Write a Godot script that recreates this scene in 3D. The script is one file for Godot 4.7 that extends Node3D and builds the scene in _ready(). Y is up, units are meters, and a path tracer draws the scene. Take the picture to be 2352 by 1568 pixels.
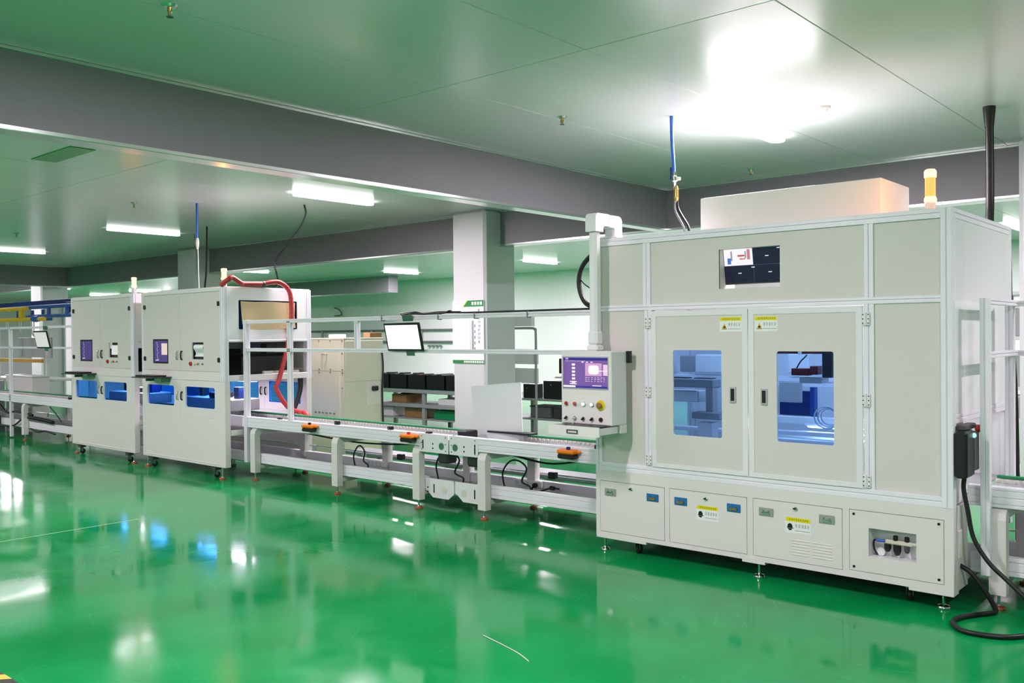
extends Node3D
# An electronics assembly line in a green-floored factory hall.
# x runs along the line (to the right), z towards the viewer, y up; metres.

var M := {}
var cache := {}
var taken := {}
var rng := RandomNumberGenerator.new()

# ------------------------------------------------------------------ materials
func mat(key: String, c: Color, rough := 0.5, metal := 0.0, spec := 0.5) -> StandardMaterial3D:
	var m := StandardMaterial3D.new()
	m.resource_name = key
	m.albedo_color = c
	m.roughness = rough
	m.metallic = metal
	m.metallic_specular = spec
	M[key] = m
	return m

func rgb(r: float, g: float, b: float) -> Color:
	return Color(r / 255.0, g / 255.0, b / 255.0)

func glow(key: String, c: Color, e: float, base := Color(0.8, 0.8, 0.8)) -> StandardMaterial3D:
	var m := mat(key, base, 0.35)
	m.emission_enabled = true
	m.emission = c
	m.emission_energy_multiplier = e
	return m

func tinted(key: String, c: Color) -> StandardMaterial3D:
	var m := mat(key, Color(c.r, c.g, c.b, 0.0), 0.0)
	m.refraction_enabled = true
	m.refraction_scale = 0.002
	return m

func picture(key: String, im: Image, emit := 0.0, rough := 0.3) -> StandardMaterial3D:
	var t := ImageTexture.create_from_image(im)
	var m := mat(key, Color.WHITE if emit == 0.0 else Color(0.03, 0.03, 0.03), rough)
	if emit > 0.0:
		m.emission_enabled = true
		m.emission = Color.WHITE
		m.emission_operator = BaseMaterial3D.EMISSION_OP_MULTIPLY
		m.emission_texture = t
		m.emission_energy_multiplier = emit
	else:
		m.albedo_texture = t
	return m

# ------------------------------------------------------------------ mesh tools
func tri(st: SurfaceTool, a: Vector3, b: Vector3, c: Vector3, out: Vector3) -> void:
	var n := (b - a).cross(c - a)
	if n.length_squared() < 1e-16:
		return
	n = n.normalized()
	if n.dot(out) < 0.0:
		var t := b
		b = c
		c = t
		n = -n
	for p in [a, c, b]:
		st.set_normal(n)
		st.add_vertex(p)

func quad(st: SurfaceTool, a: Vector3, b: Vector3, c: Vector3, d: Vector3, out: Vector3) -> void:
	tri(st, a, b, c, out)
	tri(st, a, c, d, out)

func start() -> SurfaceTool:
	var st := SurfaceTool.new()
	st.begin(Mesh.PRIMITIVE_TRIANGLES)
	return st

func add_box(st: SurfaceTool, at: Vector3, s: Vector3, bev := 0.004) -> void:
	var h := s * 0.5
	var b: float = min(bev, min(h.x, min(h.y, h.z)) * 0.8)
	for a in 3:
		var u := (a + 1) % 3
		var v := (a + 2) % 3
		for sg in [-1.0, 1.0]:
			var p := []
			for k in [[-1, -1], [1, -1], [1, 1], [-1, 1]]:
				var w := Vector3.ZERO
				w[a] = sg * h[a]
				w[u] = k[0] * (h[u] - b)
				w[v] = k[1] * (h[v] - b)
				p.append(at + w)
			var o := Vector3.ZERO
			o[a] = sg
			quad(st, p[0], p[1], p[2], p[3], o)
		for su in [-1.0, 1.0]:
			for sv in [-1.0, 1.0]:
				var e := []
				for k in [[-1.0, 0], [1.0, 0], [1.0, 1], [-1.0, 1]]:
					var w := Vector3.ZERO
					w[a] = k[0] * (h[a] - b)
					w[u] = su * (h[u] if k[1] == 0 else h[u] - b)
					w[v] = sv * (h[v] - b if k[1] == 0 else h[v])
					e.append(at + w)
				var o := Vector3.ZERO
				o[u] = su
				o[v] = sv
				quad(st, e[0], e[1], e[2], e[3], o)
	for sx in [-1.0, 1.0]:
		for sy in [-1.0, 1.0]:
			for sz in [-1.0, 1.0]:
				var g := Vector3(sx, sy, sz)
				tri(st, at + g * Vector3(h.x, h.y - b, h.z - b), at + g * Vector3(h.x - b, h.y, h.z - b), at + g * Vector3(h.x - b, h.y - b, h.z), g)

func bx(s: Vector3, bev := 0.004) -> Mesh:
	var key := "b%.4f,%.4f,%.4f,%.4f" % [s.x, s.y, s.z, bev]
	if not cache.has(key):
		var st := start()
		add_box(st, Vector3.ZERO, s, bev)
		cache[key] = st.commit()
	return cache[key]

func turn_axis(p: Vector3, axis: String) -> Vector3:   # shapes are made along y
	if axis == "x":
		return Vector3(p.y, -p.x, p.z)
	if axis == "z":
		return Vector3(p.x, -p.z, p.y)
	return p

# profile: points (radius, height) from one end to the other
func add_lathe(st: SurfaceTool, at: Vector3, prof: Array, seg := 16, axis := "y") -> void:
	for i in prof.size() - 1:
		var p: Vector2 = prof[i]
		var q: Vector2 = prof[i + 1]
		var d := (q - p).normalized()
		var n2 := Vector2(d.y, -d.x)
		for k in seg:
			var a0 := TAU * k / seg
			var a1 := TAU * (k + 1) / seg
			var c := [[a0, p], [a0, q], [a1, q], [a1, p]]
			var pos := []
			var nor := []
			for e in c:
				pos.append(at + turn_axis(Vector3(cos(e[0]) * e[1].x, e[1].y, sin(e[0]) * e[1].x), axis))
				nor.append(turn_axis(Vector3(cos(e[0]) * n2.x, n2.y, sin(e[0]) * n2.x), axis))
			var face: Vector3 = (pos[1] - pos[0]).cross(pos[2] - pos[0])
			if face.length_squared() < 1e-16:
				face = (pos[2] - pos[0]).cross(pos[3] - pos[0])
			var order := [0, 2, 1, 0, 3, 2] if face.dot(nor[0] + nor[2]) > 0.0 else [0, 1, 2, 0, 2, 3]
			for o in order:
				st.set_normal(nor[o])
				st.add_vertex(pos[o])

func lathe(prof: Array, seg := 16, axis := "y") -> Mesh:
	var key := "l%s%d%s" % [str(prof), seg, axis]
	if not cache.has(key):
		var st := start()
		add_lathe(st, Vector3.ZERO, prof, seg, axis)
		cache[key] = st.commit()
	return cache[key]

func rod(r: float, h: float, axis := "y", seg := 14, ch := 0.0) -> Mesh:
	if ch > 0.0:
		return lathe([Vector2(0, -h / 2), Vector2(r - ch, -h / 2), Vector2(r, -h / 2 + ch), Vector2(r, h / 2 - ch), Vector2(r - ch, h / 2), Vector2(0, h / 2)], seg, axis)
	return lathe([Vector2(0, -h / 2), Vector2(r, -h / 2), Vector2(r, h / 2), Vector2(0, h / 2)], seg, axis)

func smooth_path(pts: Array, per := 8) -> Array:
	var out := []
	for i in pts.size() - 1:
		var p0: Vector3 = pts[max(i - 1, 0)]
		var p1: Vector3 = pts[i]
		var p2: Vector3 = pts[i + 1]
		var p3: Vector3 = pts[min(i + 2, pts.size() - 1)]
		for k in per:
			out.append(p1.cubic_interpolate(p2, p0, p3, float(k) / per))
	out.append(pts[pts.size() - 1])
	return out

func add_tube(st: SurfaceTool, pts: Array, r: float, seg := 8, ring := 0.0) -> void:
	var up := Vector3.UP
	var rings := []
	var norms := []
	for i in pts.size():
		var d: Vector3 = (pts[min(i + 1, pts.size() - 1)] - pts[max(i - 1, 0)]).normalized()
		if abs(d.dot(up)) > 0.95:
			up = Vector3.RIGHT if abs(d.x) < 0.9 else Vector3.FORWARD
		var side := d.cross(up).normalized()
		up = side.cross(d).normalized()
		var row := []
		var nrow := []
		var rr := r + (ring if i % 2 == 0 else 0.0)
		for k in seg:
			var a := TAU * k / seg
			var n := side * cos(a) + up * sin(a)
			row.append(pts[i] + n * rr)
			nrow.append(n)
		rings.append(row)
		norms.append(nrow)
	for i in pts.size() - 1:
		for k in seg:
			var j := (k + 1) % seg
			var ps := [rings[i][k], rings[i + 1][k], rings[i + 1][j], rings[i][j]]
			var ns := [norms[i][k], norms[i + 1][k], norms[i + 1][j], norms[i][j]]
			var f: Vector3 = (ps[1] - ps[0]).cross(ps[2] - ps[0])
			for o in ([0, 2, 1, 0, 3, 2] if f.dot(ns[0]) > 0.0 else [0, 1, 2, 0, 2, 3]):
				st.set_normal(ns[o])
				st.add_vertex(ps[o])
	for e in [0, pts.size() - 1]:
		var o: Vector3 = pts[e] - pts[1 if e == 0 else e - 1]
		for k in seg:
			tri(st, pts[e], rings[e][k], rings[e][(k + 1) % seg], o)

# a flat polygon (u, v) given thickness along the third axis
func add_prism(st: SurfaceTool, poly: PackedVector2Array, w0: float, w1: float, axis := "z") -> void:
	var to := func(u: float, v: float, w: float) -> Vector3:
		if axis == "x":
			return Vector3(w, v, u)
		if axis == "y":
			return Vector3(u, w, v)
		return Vector3(u, v, w)
	var area := 0.0
	for i in poly.size():
		var a := poly[i]
		var b := poly[(i + 1) % poly.size()]
		area += a.x * b.y - b.x * a.y
	for i in poly.size():
		var a := poly[i]
		var b := poly[(i + 1) % poly.size()]
		var n := Vector2(b.y - a.y, a.x - b.x) * (1.0 if area > 0.0 else -1.0)
		quad(st, to.call(a.x, a.y, w0), to.call(b.x, b.y, w0), to.call(b.x, b.y, w1), to.call(a.x, a.y, w1), to.call(n.x, n.y, 0.0))
	var ix := Geometry2D.triangulate_polygon(poly)
	for i in range(0, ix.size(), 3):
		for w in [w0, w1]:
			var o: Vector3 = to.call(0, 0, -1.0 if w == w0 else 1.0)
			tri(st, to.call(poly[ix[i]].x, poly[ix[i]].y, w), to.call(poly[ix[i + 1]].x, poly[ix[i + 1]].y, w), to.call(poly[ix[i + 2]].x, poly[ix[i + 2]].y, w), o)

func slot_outline(w: float, h: float) -> PackedVector2Array:
	# outline of an aluminium profile: one slot on a narrow face, two on a wide one
	var p := PackedVector2Array()
	var sides := [[Vector2(-w / 2, -h / 2), Vector2(1, 0), w], [Vector2(w / 2, -h / 2), Vector2(0, 1), h], [Vector2(w / 2, h / 2), Vector2(-1, 0), w], [Vector2(-w / 2, h / 2), Vector2(0, -1), h]]
	for s in sides:
		var o: Vector2 = s[0]
		var d: Vector2 = s[1]
		var l: float = s[2]
		var inward := Vector2(-d.y, d.x)
		p.append(o + d * 0.002 + inward * 0.0)
		var n := 1 if l < 0.085 else int(round(l / 0.045))
		if l > 0.02:
			for k in n:
				var c := l * (k + 0.5) / n
				for q in [[-0.0042, 0.0], [-0.0042, 0.007], [0.0042, 0.007], [0.0042, 0.0]]:
					p.append(o + d * (c + q[0]) + inward * q[1])
		p.append(o + d * (l - 0.002))
	return p

# a plate with rectangular openings; u, v in the plate, w across it
func add_plate(st: SurfaceTool, rect: Array, w0: float, w1: float, holes: Array, axis := "z", fillet := 0.0) -> void:
	var to := func(u: float, v: float, w: float) -> Vector3:
		if axis == "x":
			return Vector3(w, v, u)
		if axis == "y":
			return Vector3(u, w, v)
		return Vector3(u, v, w)
	var us := [rect[0], rect[1]]
	var vs := [rect[2], rect[3]]
	for h in holes:
		us += [h[0], h[1]]
		vs += [h[2], h[3]]
	us.sort()
	vs.sort()
	var solid := func(i: int, j: int) -> bool:
		if i < 0 or j < 0 or i >= us.size() - 1 or j >= vs.size() - 1:
			return false
		if us[i + 1] - us[i] < 1e-6 or vs[j + 1] - vs[j] < 1e-6:
			return true
		var cu: float = (us[i] + us[i + 1]) / 2
		var cv: float = (vs[j] + vs[j + 1]) / 2
		for h in holes:
			if cu > h[0] and cu < h[1] and cv > h[2] and cv < h[3]:
				return false
		return true
	for i in us.size() - 1:
		for j in vs.size() - 1:
			if not solid.call(i, j) or us[i + 1] - us[i] < 1e-6 or vs[j + 1] - vs[j] < 1e-6:
				continue
			var a: float = us[i]
			var b: float = us[i + 1]
			var c: float = vs[j]
			var d: float = vs[j + 1]
			for w in [w0, w1]:
				quad(st, to.call(a, c, w), to.call(b, c, w), to.call(b, d, w), to.call(a, d, w), to.call(0, 0, 1.0 if w == max(w0, w1) else -1.0))
			if not solid.call(i - 1, j):
				quad(st, to.call(a, c, w0), to.call(a, d, w0), to.call(a, d, w1), to.call(a, c, w1), to.call(-1, 0, 0))
			if not solid.call(i + 1, j):
				quad(st, to.call(b, c, w0), to.call(b, d, w0), to.call(b, d, w1), to.call(b, c, w1), to.call(1, 0, 0))
			if not solid.call(i, j - 1):
				quad(st, to.call(a, c, w0), to.call(b, c, w0), to.call(b, c, w1), to.call(a, c, w1), to.call(0, -1, 0))
			if not solid.call(i, j + 1):
				quad(st, to.call(a, d, w0), to.call(b, d, w0), to.call(b, d, w1), to.call(a, d, w1), to.call(0, 1, 0))
	if fillet > 0.0:
		for h in holes:
			for k in [[h[0], h[2], 1, 1], [h[1], h[2], -1, 1], [h[1], h[3], -1, -1], [h[0], h[3], 1, -1]]:
				var poly := PackedVector2Array([Vector2(k[0], k[1])])
				for s in 5:
					var a := PI / 2 * s / 4.0
					poly.append(Vector2(k[0] + k[2] * fillet * (1 - sin(a)), k[1] + k[3] * fillet * (1 - cos(a))))
				add_prism(st, poly, w0, w1, axis)

# ------------------------------------------------------------------ nodes
func numbered(called: String) -> String:
	if not taken.has(called):
		taken[called] = 0
		return called
	taken[called] += 1
	return "%s_%03d" % [called, taken[called]]

func tag(o: Node, label: String, category: String, group := "") -> void:
	o.set_meta("label", label)
	o.set_meta("category", category)
	if group != "":
		o.set_meta("group", group)

func thing(called: String, label: String, category: String, at: Vector3, group := "") -> Node3D:
	var o := Node3D.new()
	o.name = numbered(called)
	add_child(o)
	o.position = at
	tag(o, label, category, group)
	return o

func setting(called: String) -> Node3D:
	var o := Node3D.new()
	o.name = numbered(called)
	add_child(o)
	o.set_meta("kind", "structure")
	return o

# one mesh as a part (or as a thing, when the parent is the root); `at` is in world space
func part(parent: Node3D, called: String, mesh: Mesh, m: String, at := Vector3.ZERO) -> MeshInstance3D:
	var o := MeshInstance3D.new()
	o.mesh = mesh
	o.material_override = null
	o.set_surface_override_material(0, M[m])
	o.name = numbered(called) if parent == self else called
	parent.add_child(o, true)
	o.position = at if parent == self else parent.global_transform.affine_inverse() * at
	return o

func box(parent: Node3D, called: String, x: Array, y: Array, z: Array, m: String, bev := 0.004) -> MeshInstance3D:
	var s := Vector3(abs(x[1] - x[0]), abs(y[1] - y[0]), abs(z[1] - z[0]))
	return part(parent, called, bx(s, bev), m, Vector3((x[0] + x[1]) / 2.0, (y[0] + y[1]) / 2.0, (z[0] + z[1]) / 2.0))

func cyl(parent: Node3D, called: String, at: Vector3, r: float, h: float, axis: String, m: String, seg := 14, ch := 0.0) -> MeshInstance3D:
	return part(parent, called, rod(r, h, axis, seg, ch), m, at)

func tube(parent: Node3D, called: String, pts: Array, r: float, m: String, seg := 8, per := 8, ring := 0.0) -> MeshInstance3D:
	var st := start()
	var o: Vector3 = pts[0]
	var p := []
	for q in smooth_path(pts, per):
		p.append(q - o)
	add_tube(st, p, r, seg, ring)
	return part(parent, called, st.commit(), m, o)

func alu(parent: Node3D, called: String, x: Array, y: Array, z: Array, m := "aluminium") -> MeshInstance3D:
	var s := Vector3(abs(x[1] - x[0]), abs(y[1] - y[0]), abs(z[1] - z[0]))
	var key := "a%.4f,%.4f,%.4f" % [s.x, s.y, s.z]
	if not cache.has(key):
		var st := start()
		if s.x >= s.y and s.x >= s.z:
			add_prism(st, slot_outline(s.z, s.y), -s.x / 2, s.x / 2, "x")
		elif s.y >= s.z:
			add_prism(st, slot_outline(s.x, s.z), -s.y / 2, s.y / 2, "y")
		else:
			add_prism(st, slot_outline(s.x, s.y), -s.z / 2, s.z / 2, "z")
		cache[key] = st.commit()
	return part(parent, called, cache[key], m, Vector3((x[0] + x[1]) / 2.0, (y[0] + y[1]) / 2.0, (z[0] + z[1]) / 2.0))

# rect = [u0, u1, v0, v1]; for axis z: u = x, v = y; for axis x: u = z, v = y
func plate(parent: Node3D, called: String, rect: Array, w: Array, holes: Array, m: String, axis := "z", fillet := 0.0) -> MeshInstance3D:
	var cu: float = (rect[0] + rect[1]) / 2
	var cv: float = (rect[2] + rect[3]) / 2
	var cw: float = (w[0] + w[1]) / 2
	var hs := []
	for h in holes:
		hs.append([h[0] - cu, h[1] - cu, h[2] - cv, h[3] - cv])
	var st := start()
	add_plate(st, [rect[0] - cu, rect[1] - cu, rect[2] - cv, rect[3] - cv], w[0] - cw, w[1] - cw, hs, axis, fillet)
	var at := Vector3(cu, cv, cw)
	if axis == "x":
		at = Vector3(cw, cv, cu)
	elif axis == "y":
		at = Vector3(cu, cw, cv)
	return part(parent, called, st.commit(), m, at)

# a printed or lit face, turned to +z, a hair in front of what carries it
func face(parent: Node3D, called: String, x: Array, y: Array, z: float, m: String) -> MeshInstance3D:
	var qm := QuadMesh.new()
	qm.size = Vector2(abs(x[1] - x[0]), abs(y[1] - y[0]))
	return part(parent, called, qm, m, Vector3((x[0] + x[1]) / 2.0, (y[0] + y[1]) / 2.0, z))

func area_light(parent: Node3D, at: Vector3, size: Vector2, look: Vector3, energy: float, c := Color(1, 1, 1)) -> void:
	var l := AreaLight3D.new()
	l.name = "light"
	l.area_size = size
	l.light_energy = energy
	l.light_color = c
	l.shadow_enabled = true
	l.area_range = 40.0
	parent.add_child(l, true)
	var up := Vector3.FORWARD if abs(look.y) > 0.9 else Vector3.UP
	l.global_transform = Transform3D(Basis.looking_at(look, up), at)

func levelling_foot(parent: Node3D, at: Vector3, h: float, pad: String) -> void:
	# `at` is on the floor; a threaded rod on a round pad
	var f := part(parent, "levelling_foot", lathe([Vector2(0, 0.018), Vector2(0.016, 0.018), Vector2(0.0085, 0.03), Vector2(0.0085, h), Vector2(0, h)], 12), "chrome", at)
	part(f, "foot_pad", lathe([Vector2(0, 0.0), Vector2(0.034, 0.0), Vector2(0.036, 0.006), Vector2(0.033, 0.016), Vector2(0.014, 0.022), Vector2(0, 0.022)], 18), pad, at)

func caster(parent: Node3D, at: Vector3) -> void:
	var w := part(parent, "caster", rod(0.036, 0.024, "x", 18, 0.004), "black_rubber", at + Vector3(0, 0.036, 0))
	var st := start()
	add_box(st, Vector3(0, 0.05, 0.02), Vector3(0.04, 0.012, 0.05), 0.003)
	add_box(st, Vector3(-0.018, 0.022, 0.01), Vector3(0.003, 0.05, 0.03), 0.001)
	add_box(st, Vector3(0.018, 0.022, 0.01), Vector3(0.003, 0.05, 0.03), 0.001)
	part(w, "fork", st.commit(), "chrome", at + Vector3(0, 0.036, 0))

# ------------------------------------------------------------------ scene
func _ready() -> void:
	rng.seed = 20240611
	var cam := Camera3D.new()
	cam.name = "camera"
	add_child(cam)
	cam.position = Vector3(0, 1.6, 0)
	cam.rotation_degrees = Vector3(-0.447, 40.98, -0.506)
	cam.fov = 41.32
	cam.near = 0.05
	cam.far = 120.0
	cam.current = true

	var env := Environment.new()
	env.background_mode = Environment.BG_COLOR
	env.background_color = Color.BLACK
	env.tonemap_mode = Environment.TONE_MAPPER_LINEAR
	env.tonemap_exposure = EXPOSURE
	env.sdfgi_enabled = true
	env.ssao_enabled = true
	env.ssil_enabled = true
	var we := WorldEnvironment.new()
	we.name = "environment"
	we.environment = env
	add_child(we)

	materials()
	ceiling_lamps()
	room()
	inspection_machine()
	pendant_panel()
	test_cabinets()
	conveyors()
	guard_frames()
	line_accessories()
	background_left()
	background_middle()
	background_right()
	ceiling_fittings()
	cables()

const EXPOSURE := 1.9
const LAMP := 6.0
const LAMP_TINT := Color(1.0, 0.925, 0.98)
const CEIL := 3.3

func materials() -> void:
	mat("panel_paint", rgb(220, 215, 210), 0.42)
	mat("base_paint", rgb(230, 225, 222), 0.42)
	mat("white_paint", rgb(236, 234, 236), 0.3)
	mat("gloss_white", rgb(246, 245, 247), 0.16)
	mat("cream_paint", rgb(246, 243, 235), 0.45)
	mat("beige_paint", rgb(214, 210, 188), 0.45)
	mat("grey_paint", rgb(168, 170, 172), 0.5)
	mat("dark_grey", rgb(70, 72, 74), 0.5)
	mat("beam_paint", rgb(124, 121, 126), 0.6)
	mat("wall_paint", rgb(234, 232, 234), 0.55)
	mat("column_paint", rgb(204, 205, 206), 0.35)
	mat("aluminium", rgb(242, 239, 246), 0.38, 0.03)
	mat("bright_trim", rgb(215, 217, 216), 0.22, 0.85)
	mat("latch_plate", rgb(176, 176, 172), 0.35, 0.4)
	mat("chrome", rgb(210, 212, 214), 0.14, 1.0)
	mat("steel", rgb(176, 178, 180), 0.18, 0.95)
	mat("black_plastic", rgb(22, 22, 24), 0.4)
	mat("black_rubber", rgb(16, 16, 18), 0.55)
	mat("cable_black", rgb(18, 17, 20), 0.45)
	mat("grey_plastic", rgb(110, 112, 116), 0.5)
	mat("orange_plastic", rgb(250, 128, 10), 0.4)
	mat("red_plastic", rgb(190, 30, 30), 0.35)
	mat("red_rubber", rgb(205, 62, 50), 0.5)
	mat("foot_rubber", rgb(178, 84, 58), 0.5)
	mat("red_hose", rgb(196, 62, 62), 0.4)
	mat("yellow_paint", rgb(236, 190, 40), 0.4)
	mat("yellow_plastic", rgb(228, 206, 20), 0.4)
	mat("blue_paint", rgb(48, 92, 178), 0.4)
	mat("navy_paint", rgb(22, 44, 110), 0.4)
	mat("blue_latch", rgb(30, 110, 175), 0.4)
	mat("blue_hose", rgb(40, 92, 185), 0.4)
	mat("green_belt", rgb(10, 140, 84), 0.45)
	mat("green_pad", rgb(70, 120, 92), 0.6)
	mat("brass", rgb(186, 158, 96), 0.25, 0.9)
	mat("cardboard", rgb(214, 190, 146), 0.8)
	mat("brown_card", rgb(150, 112, 72), 0.8)
	mat("dark_red", rgb(96, 14, 24), 0.4)
	mat("belt_grey", rgb(150, 152, 158), 0.4)
	mat("sheet_white", rgb(236, 237, 238), 0.35)
	mat("dim_plastic", rgb(200, 206, 222), 0.4)
	mat("ivory_plastic", rgb(222, 218, 205), 0.4)
	mat("timber", rgb(222, 170, 84), 0.5)
	mat("hazard_yellow", rgb(232, 190, 40), 0.5)
	mat("hatch_green", rgb(40, 150, 70), 0.35)
	mat("seam_dark", rgb(60, 64, 62), 0.7)
	mat("joint_light", rgb(190, 196, 180), 0.5)
	var pane := mat("clear_pane", Color(0.85, 0.92, 1.0, 0.12), 0.02)
	pane.transparency = BaseMaterial3D.TRANSPARENCY_ALPHA
	tinted("blue_acrylic", Color(0.55, 0.73, 0.96))
	tinted("deep_blue_acrylic", Color(0.30, 0.60, 0.97))
	glow("lamp_diffuser", Color(1, 1, 1), 12.0)
	glow("dim_lamp_diffuser", Color(1, 1, 1), 2.8)
	glow("beacon_hot", Color(1.0, 0.84, 0.6), 1.2, Color(0.9, 0.6, 0.3))
	glow("beacon_amber", Color(1.0, 0.66, 0.32), 0.62, Color(0.9, 0.6, 0.3))
	glow("machine_light", Color(0.9, 0.95, 1.0), 1.2)
	glow("green_led", Color(0.5, 1.0, 0.8), 0.8)
	glow("lit_button", Color(0.75, 1.0, 0.9), 0.7)
	glow("tablet_screen", Color(1, 1, 1), 0.6)
	glow("dim_screen", Color(0.9, 0.87, 0.87), 0.25)

	# ceiling: glossy white sandwich panels
	mat("ceiling_panel", rgb(208, 207, 209), 0.24, 0.0, 0.6)
	# green self-levelling epoxy with scuffs
	var n := FastNoiseLite.new()
	n.seed = 7
	n.frequency = 0.006
	n.fractal_octaves = 4
	var im := Image.create(1024, 1024, false, Image.FORMAT_RGB8)
	var ro := Image.create(1024, 1024, false, Image.FORMAT_RGB8)
	for j in 1024:
		for i in 1024:
			# seamless: sample the noise on a torus-like fold
			var v := n.get_noise_3d(cos(TAU * i / 1024.0) * 163.0, sin(TAU * i / 1024.0) * 163.0, abs(j - 512) * 0.9)
			im.set_pixel(i, j, Color(0.02 + 0.02 * v, 0.55 + 0.05 * v, 0.28 + 0.045 * v))
			var w := 0.62 + 0.5 * v
			ro.set_pixel(i, j, Color(w, w, w))
	for k in 260:
		var p := Vector2(rng.randf() * 1024, rng.randf() * 1024)
		var d := Vector2.from_angle(rng.randf_range(-0.5, 0.5) + (0.0 if rng.randf() < 0.7 else 1.2))
		var light := rng.randf_range(0.04, 0.16)
		for s in int(rng.randf_range(8, 70)):
			d = d.rotated(rng.randf_range(-0.05, 0.05))
			p += d
			var x := posmod(int(p.x), 1024)
			var y := posmod(int(p.y), 1024)
			var c := im.get_pixel(x, y)
			im.set_pixel(x, y, Color(c.r + light, c.g + light * 0.6, c.b + light * 0.7))
	var fl := mat("epoxy_floor", Color.WHITE, 0.17, 0.0, 0.31)
	fl.albedo_texture = ImageTexture.create_from_image(im)
	fl.roughness_texture = ImageTexture.create_from_image(ro)
	fl.uv1_triplanar = true
	fl.uv1_world_triplanar = true
	fl.uv1_scale = Vector3(0.24, 0.24, 0.24)

	# printed and lit faces
	picture("control_screen", control_screen(), 0.62)
	picture("quad_screen", quad_screen(), 0.6)
	picture("purple_screen", purple_screen(false), 0.4)
	picture("purple_screen_window", purple_screen(true), 0.45)
	picture("laser_sticker", sticker(true))
	picture("power_sticker", sticker(false))
	picture("poster_print", poster(), 0.0, 0.5)
	picture("carton_print", carton())

func fill(im: Image, x: float, y: float, w: float, h: float, c: Color) -> void:
	im.fill_rect(Rect2i(int(x * im.get_width()), int(y * im.get_height()), max(1, int(w * im.get_width())), max(1, int(h * im.get_height()))), c)

func glyphs(im: Image, x: float, y: float, size_x: float, size_y: float, c: Color) -> void:
	# one printed character: a few crossing strokes in a square
	for k in 3:
		fill(im, x, y + size_y * (0.1 + 0.35 * k), size_x * rng.randf_range(0.7, 1.0), size_y * 0.1, c)
	for k in 2:
		fill(im, x + size_x * rng.randf_range(0.1, 0.8), y, size_x * 0.12, size_y * rng.randf_range(0.7, 1.0), c)

func control_screen() -> Image:
	var im := Image.create(384, 224, false, Image.FORMAT_RGB8)
	im.fill(rgb(112, 82, 150))
	fill(im, 0, 0, 1, 0.09, rgb(40, 34, 130))
	fill(im, 0, 0.93, 1, 0.07, rgb(52, 46, 140))
	fill(im, 0, 0.92, 0.28, 0.06, rgb(240, 240, 255))
	fill(im, 0.05, 0.01, 0.07, 0.06, rgb(190, 140, 180))
	for k in 10:
		fill(im, 0.05 + 0.046 * k, 0.1, 0.03, 0.025, rgb(200, 180, 210))
		fill(im, 0.02, 0.2 + 0.068 * k, 0.025, 0.015, rgb(60, 40, 110))
	for k in 6:
		fill(im, 0.2, 0.2 + 0.115 * k, 0.075, 0.07, rgb(250, 240, 250))
	for k in 2:
		fill(im, 0.15, 0.78 + 0.07 * k, 0.16, 0.035, rgb(240, 225, 240))
	fill(im, 0.5, 0.18, 0.37, 0.42, rgb(200, 150, 196))
	for j in 224:
		for i in 384:
			var d := Vector2(i - 264, (j - 88) * 1.05)
			if pow(abs(d.x) / 44.0, 4) + pow(abs(d.y) / 34.0, 4) < 1.0:
				im.set_pixel(i, j, Color.WHITE)
	fill(im, 0.9, 0.22, 0.1, 0.36, rgb(225, 190, 225))
	fill(im, 0.8, 0.42, 0.2, 0.02, Color.WHITE)
	for k in 3:
		for i in 7:
			fill(im, 0.5 + 0.068 * i, 0.64 + 0.06 * k, rng.randf_range(0.02, 0.055), 0.02, rgb(225, 200, 225))
	for k in 3:
		fill(im, 0.42 + 0.1 * k, 0.13, 0.05, 0.035, rgb(235, 225, 240))
	fill(im, 0.66, 0.9, 0.2, 0.03, rgb(230, 220, 240))
	return im

func quad_screen() -> Image:
	var im := Image.create(320, 176, false, Image.FORMAT_RGB8)
	im.fill(rgb(18, 17, 44))
	fill(im, 0, 0, 0.5, 0.5, rgb(236, 232, 236))
	fill(im, 0.06, 0.28, 0.06, 0.18, rgb(70, 110, 190))
	fill(im, 0.12, 0.08, 0.03, 0.28, rgb(150, 140, 170))
	fill(im, 0.24, 0.2, 0.12, 0.05, rgb(190, 60, 70))
	fill(im, 0.27, 0.3, 0.1, 0.04, rgb(200, 120, 110))
	fill(im, 0.4, 0.05, 0.05, 0.3, rgb(190, 120, 130))
	fill(im, 0.36, 0.1, 0.03, 0.2, rgb(150, 150, 160))
	fill(im, 0.0, 0.5, 1, 0.012, rgb(70, 66, 110))
	fill(im, 0.495, 0.0, 0.008, 1, rgb(70, 66, 110))
	for p in [[0.7, 0.25], [0.9, 0.05], [0.23, 0.72], [0.74, 0.72], [0.93, 0.5], [0.46, 0.56]]:
		fill(im, p[0], p[1], 0.06, 0.03, rgb(210, 210, 225))
	return im

func purple_screen(with_window: bool) -> Image:
	var im := Image.create(160, 128, false, Image.FORMAT_RGB8)
	im.fill(rgb(86, 74, 140))
	for k in 9:
		fill(im, 0.18 + 0.03 * (k % 3), 0.08 + 0.095 * k, 0.08, 0.05, rgb(190, 186, 220))
	fill(im, 0.1, 0.9, 0.25, 0.05, rgb(225, 222, 240))
	if with_window:
		fill(im, 0.56, 0.12, 0.44, 0.55, rgb(250, 226, 214))
	return im

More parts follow.
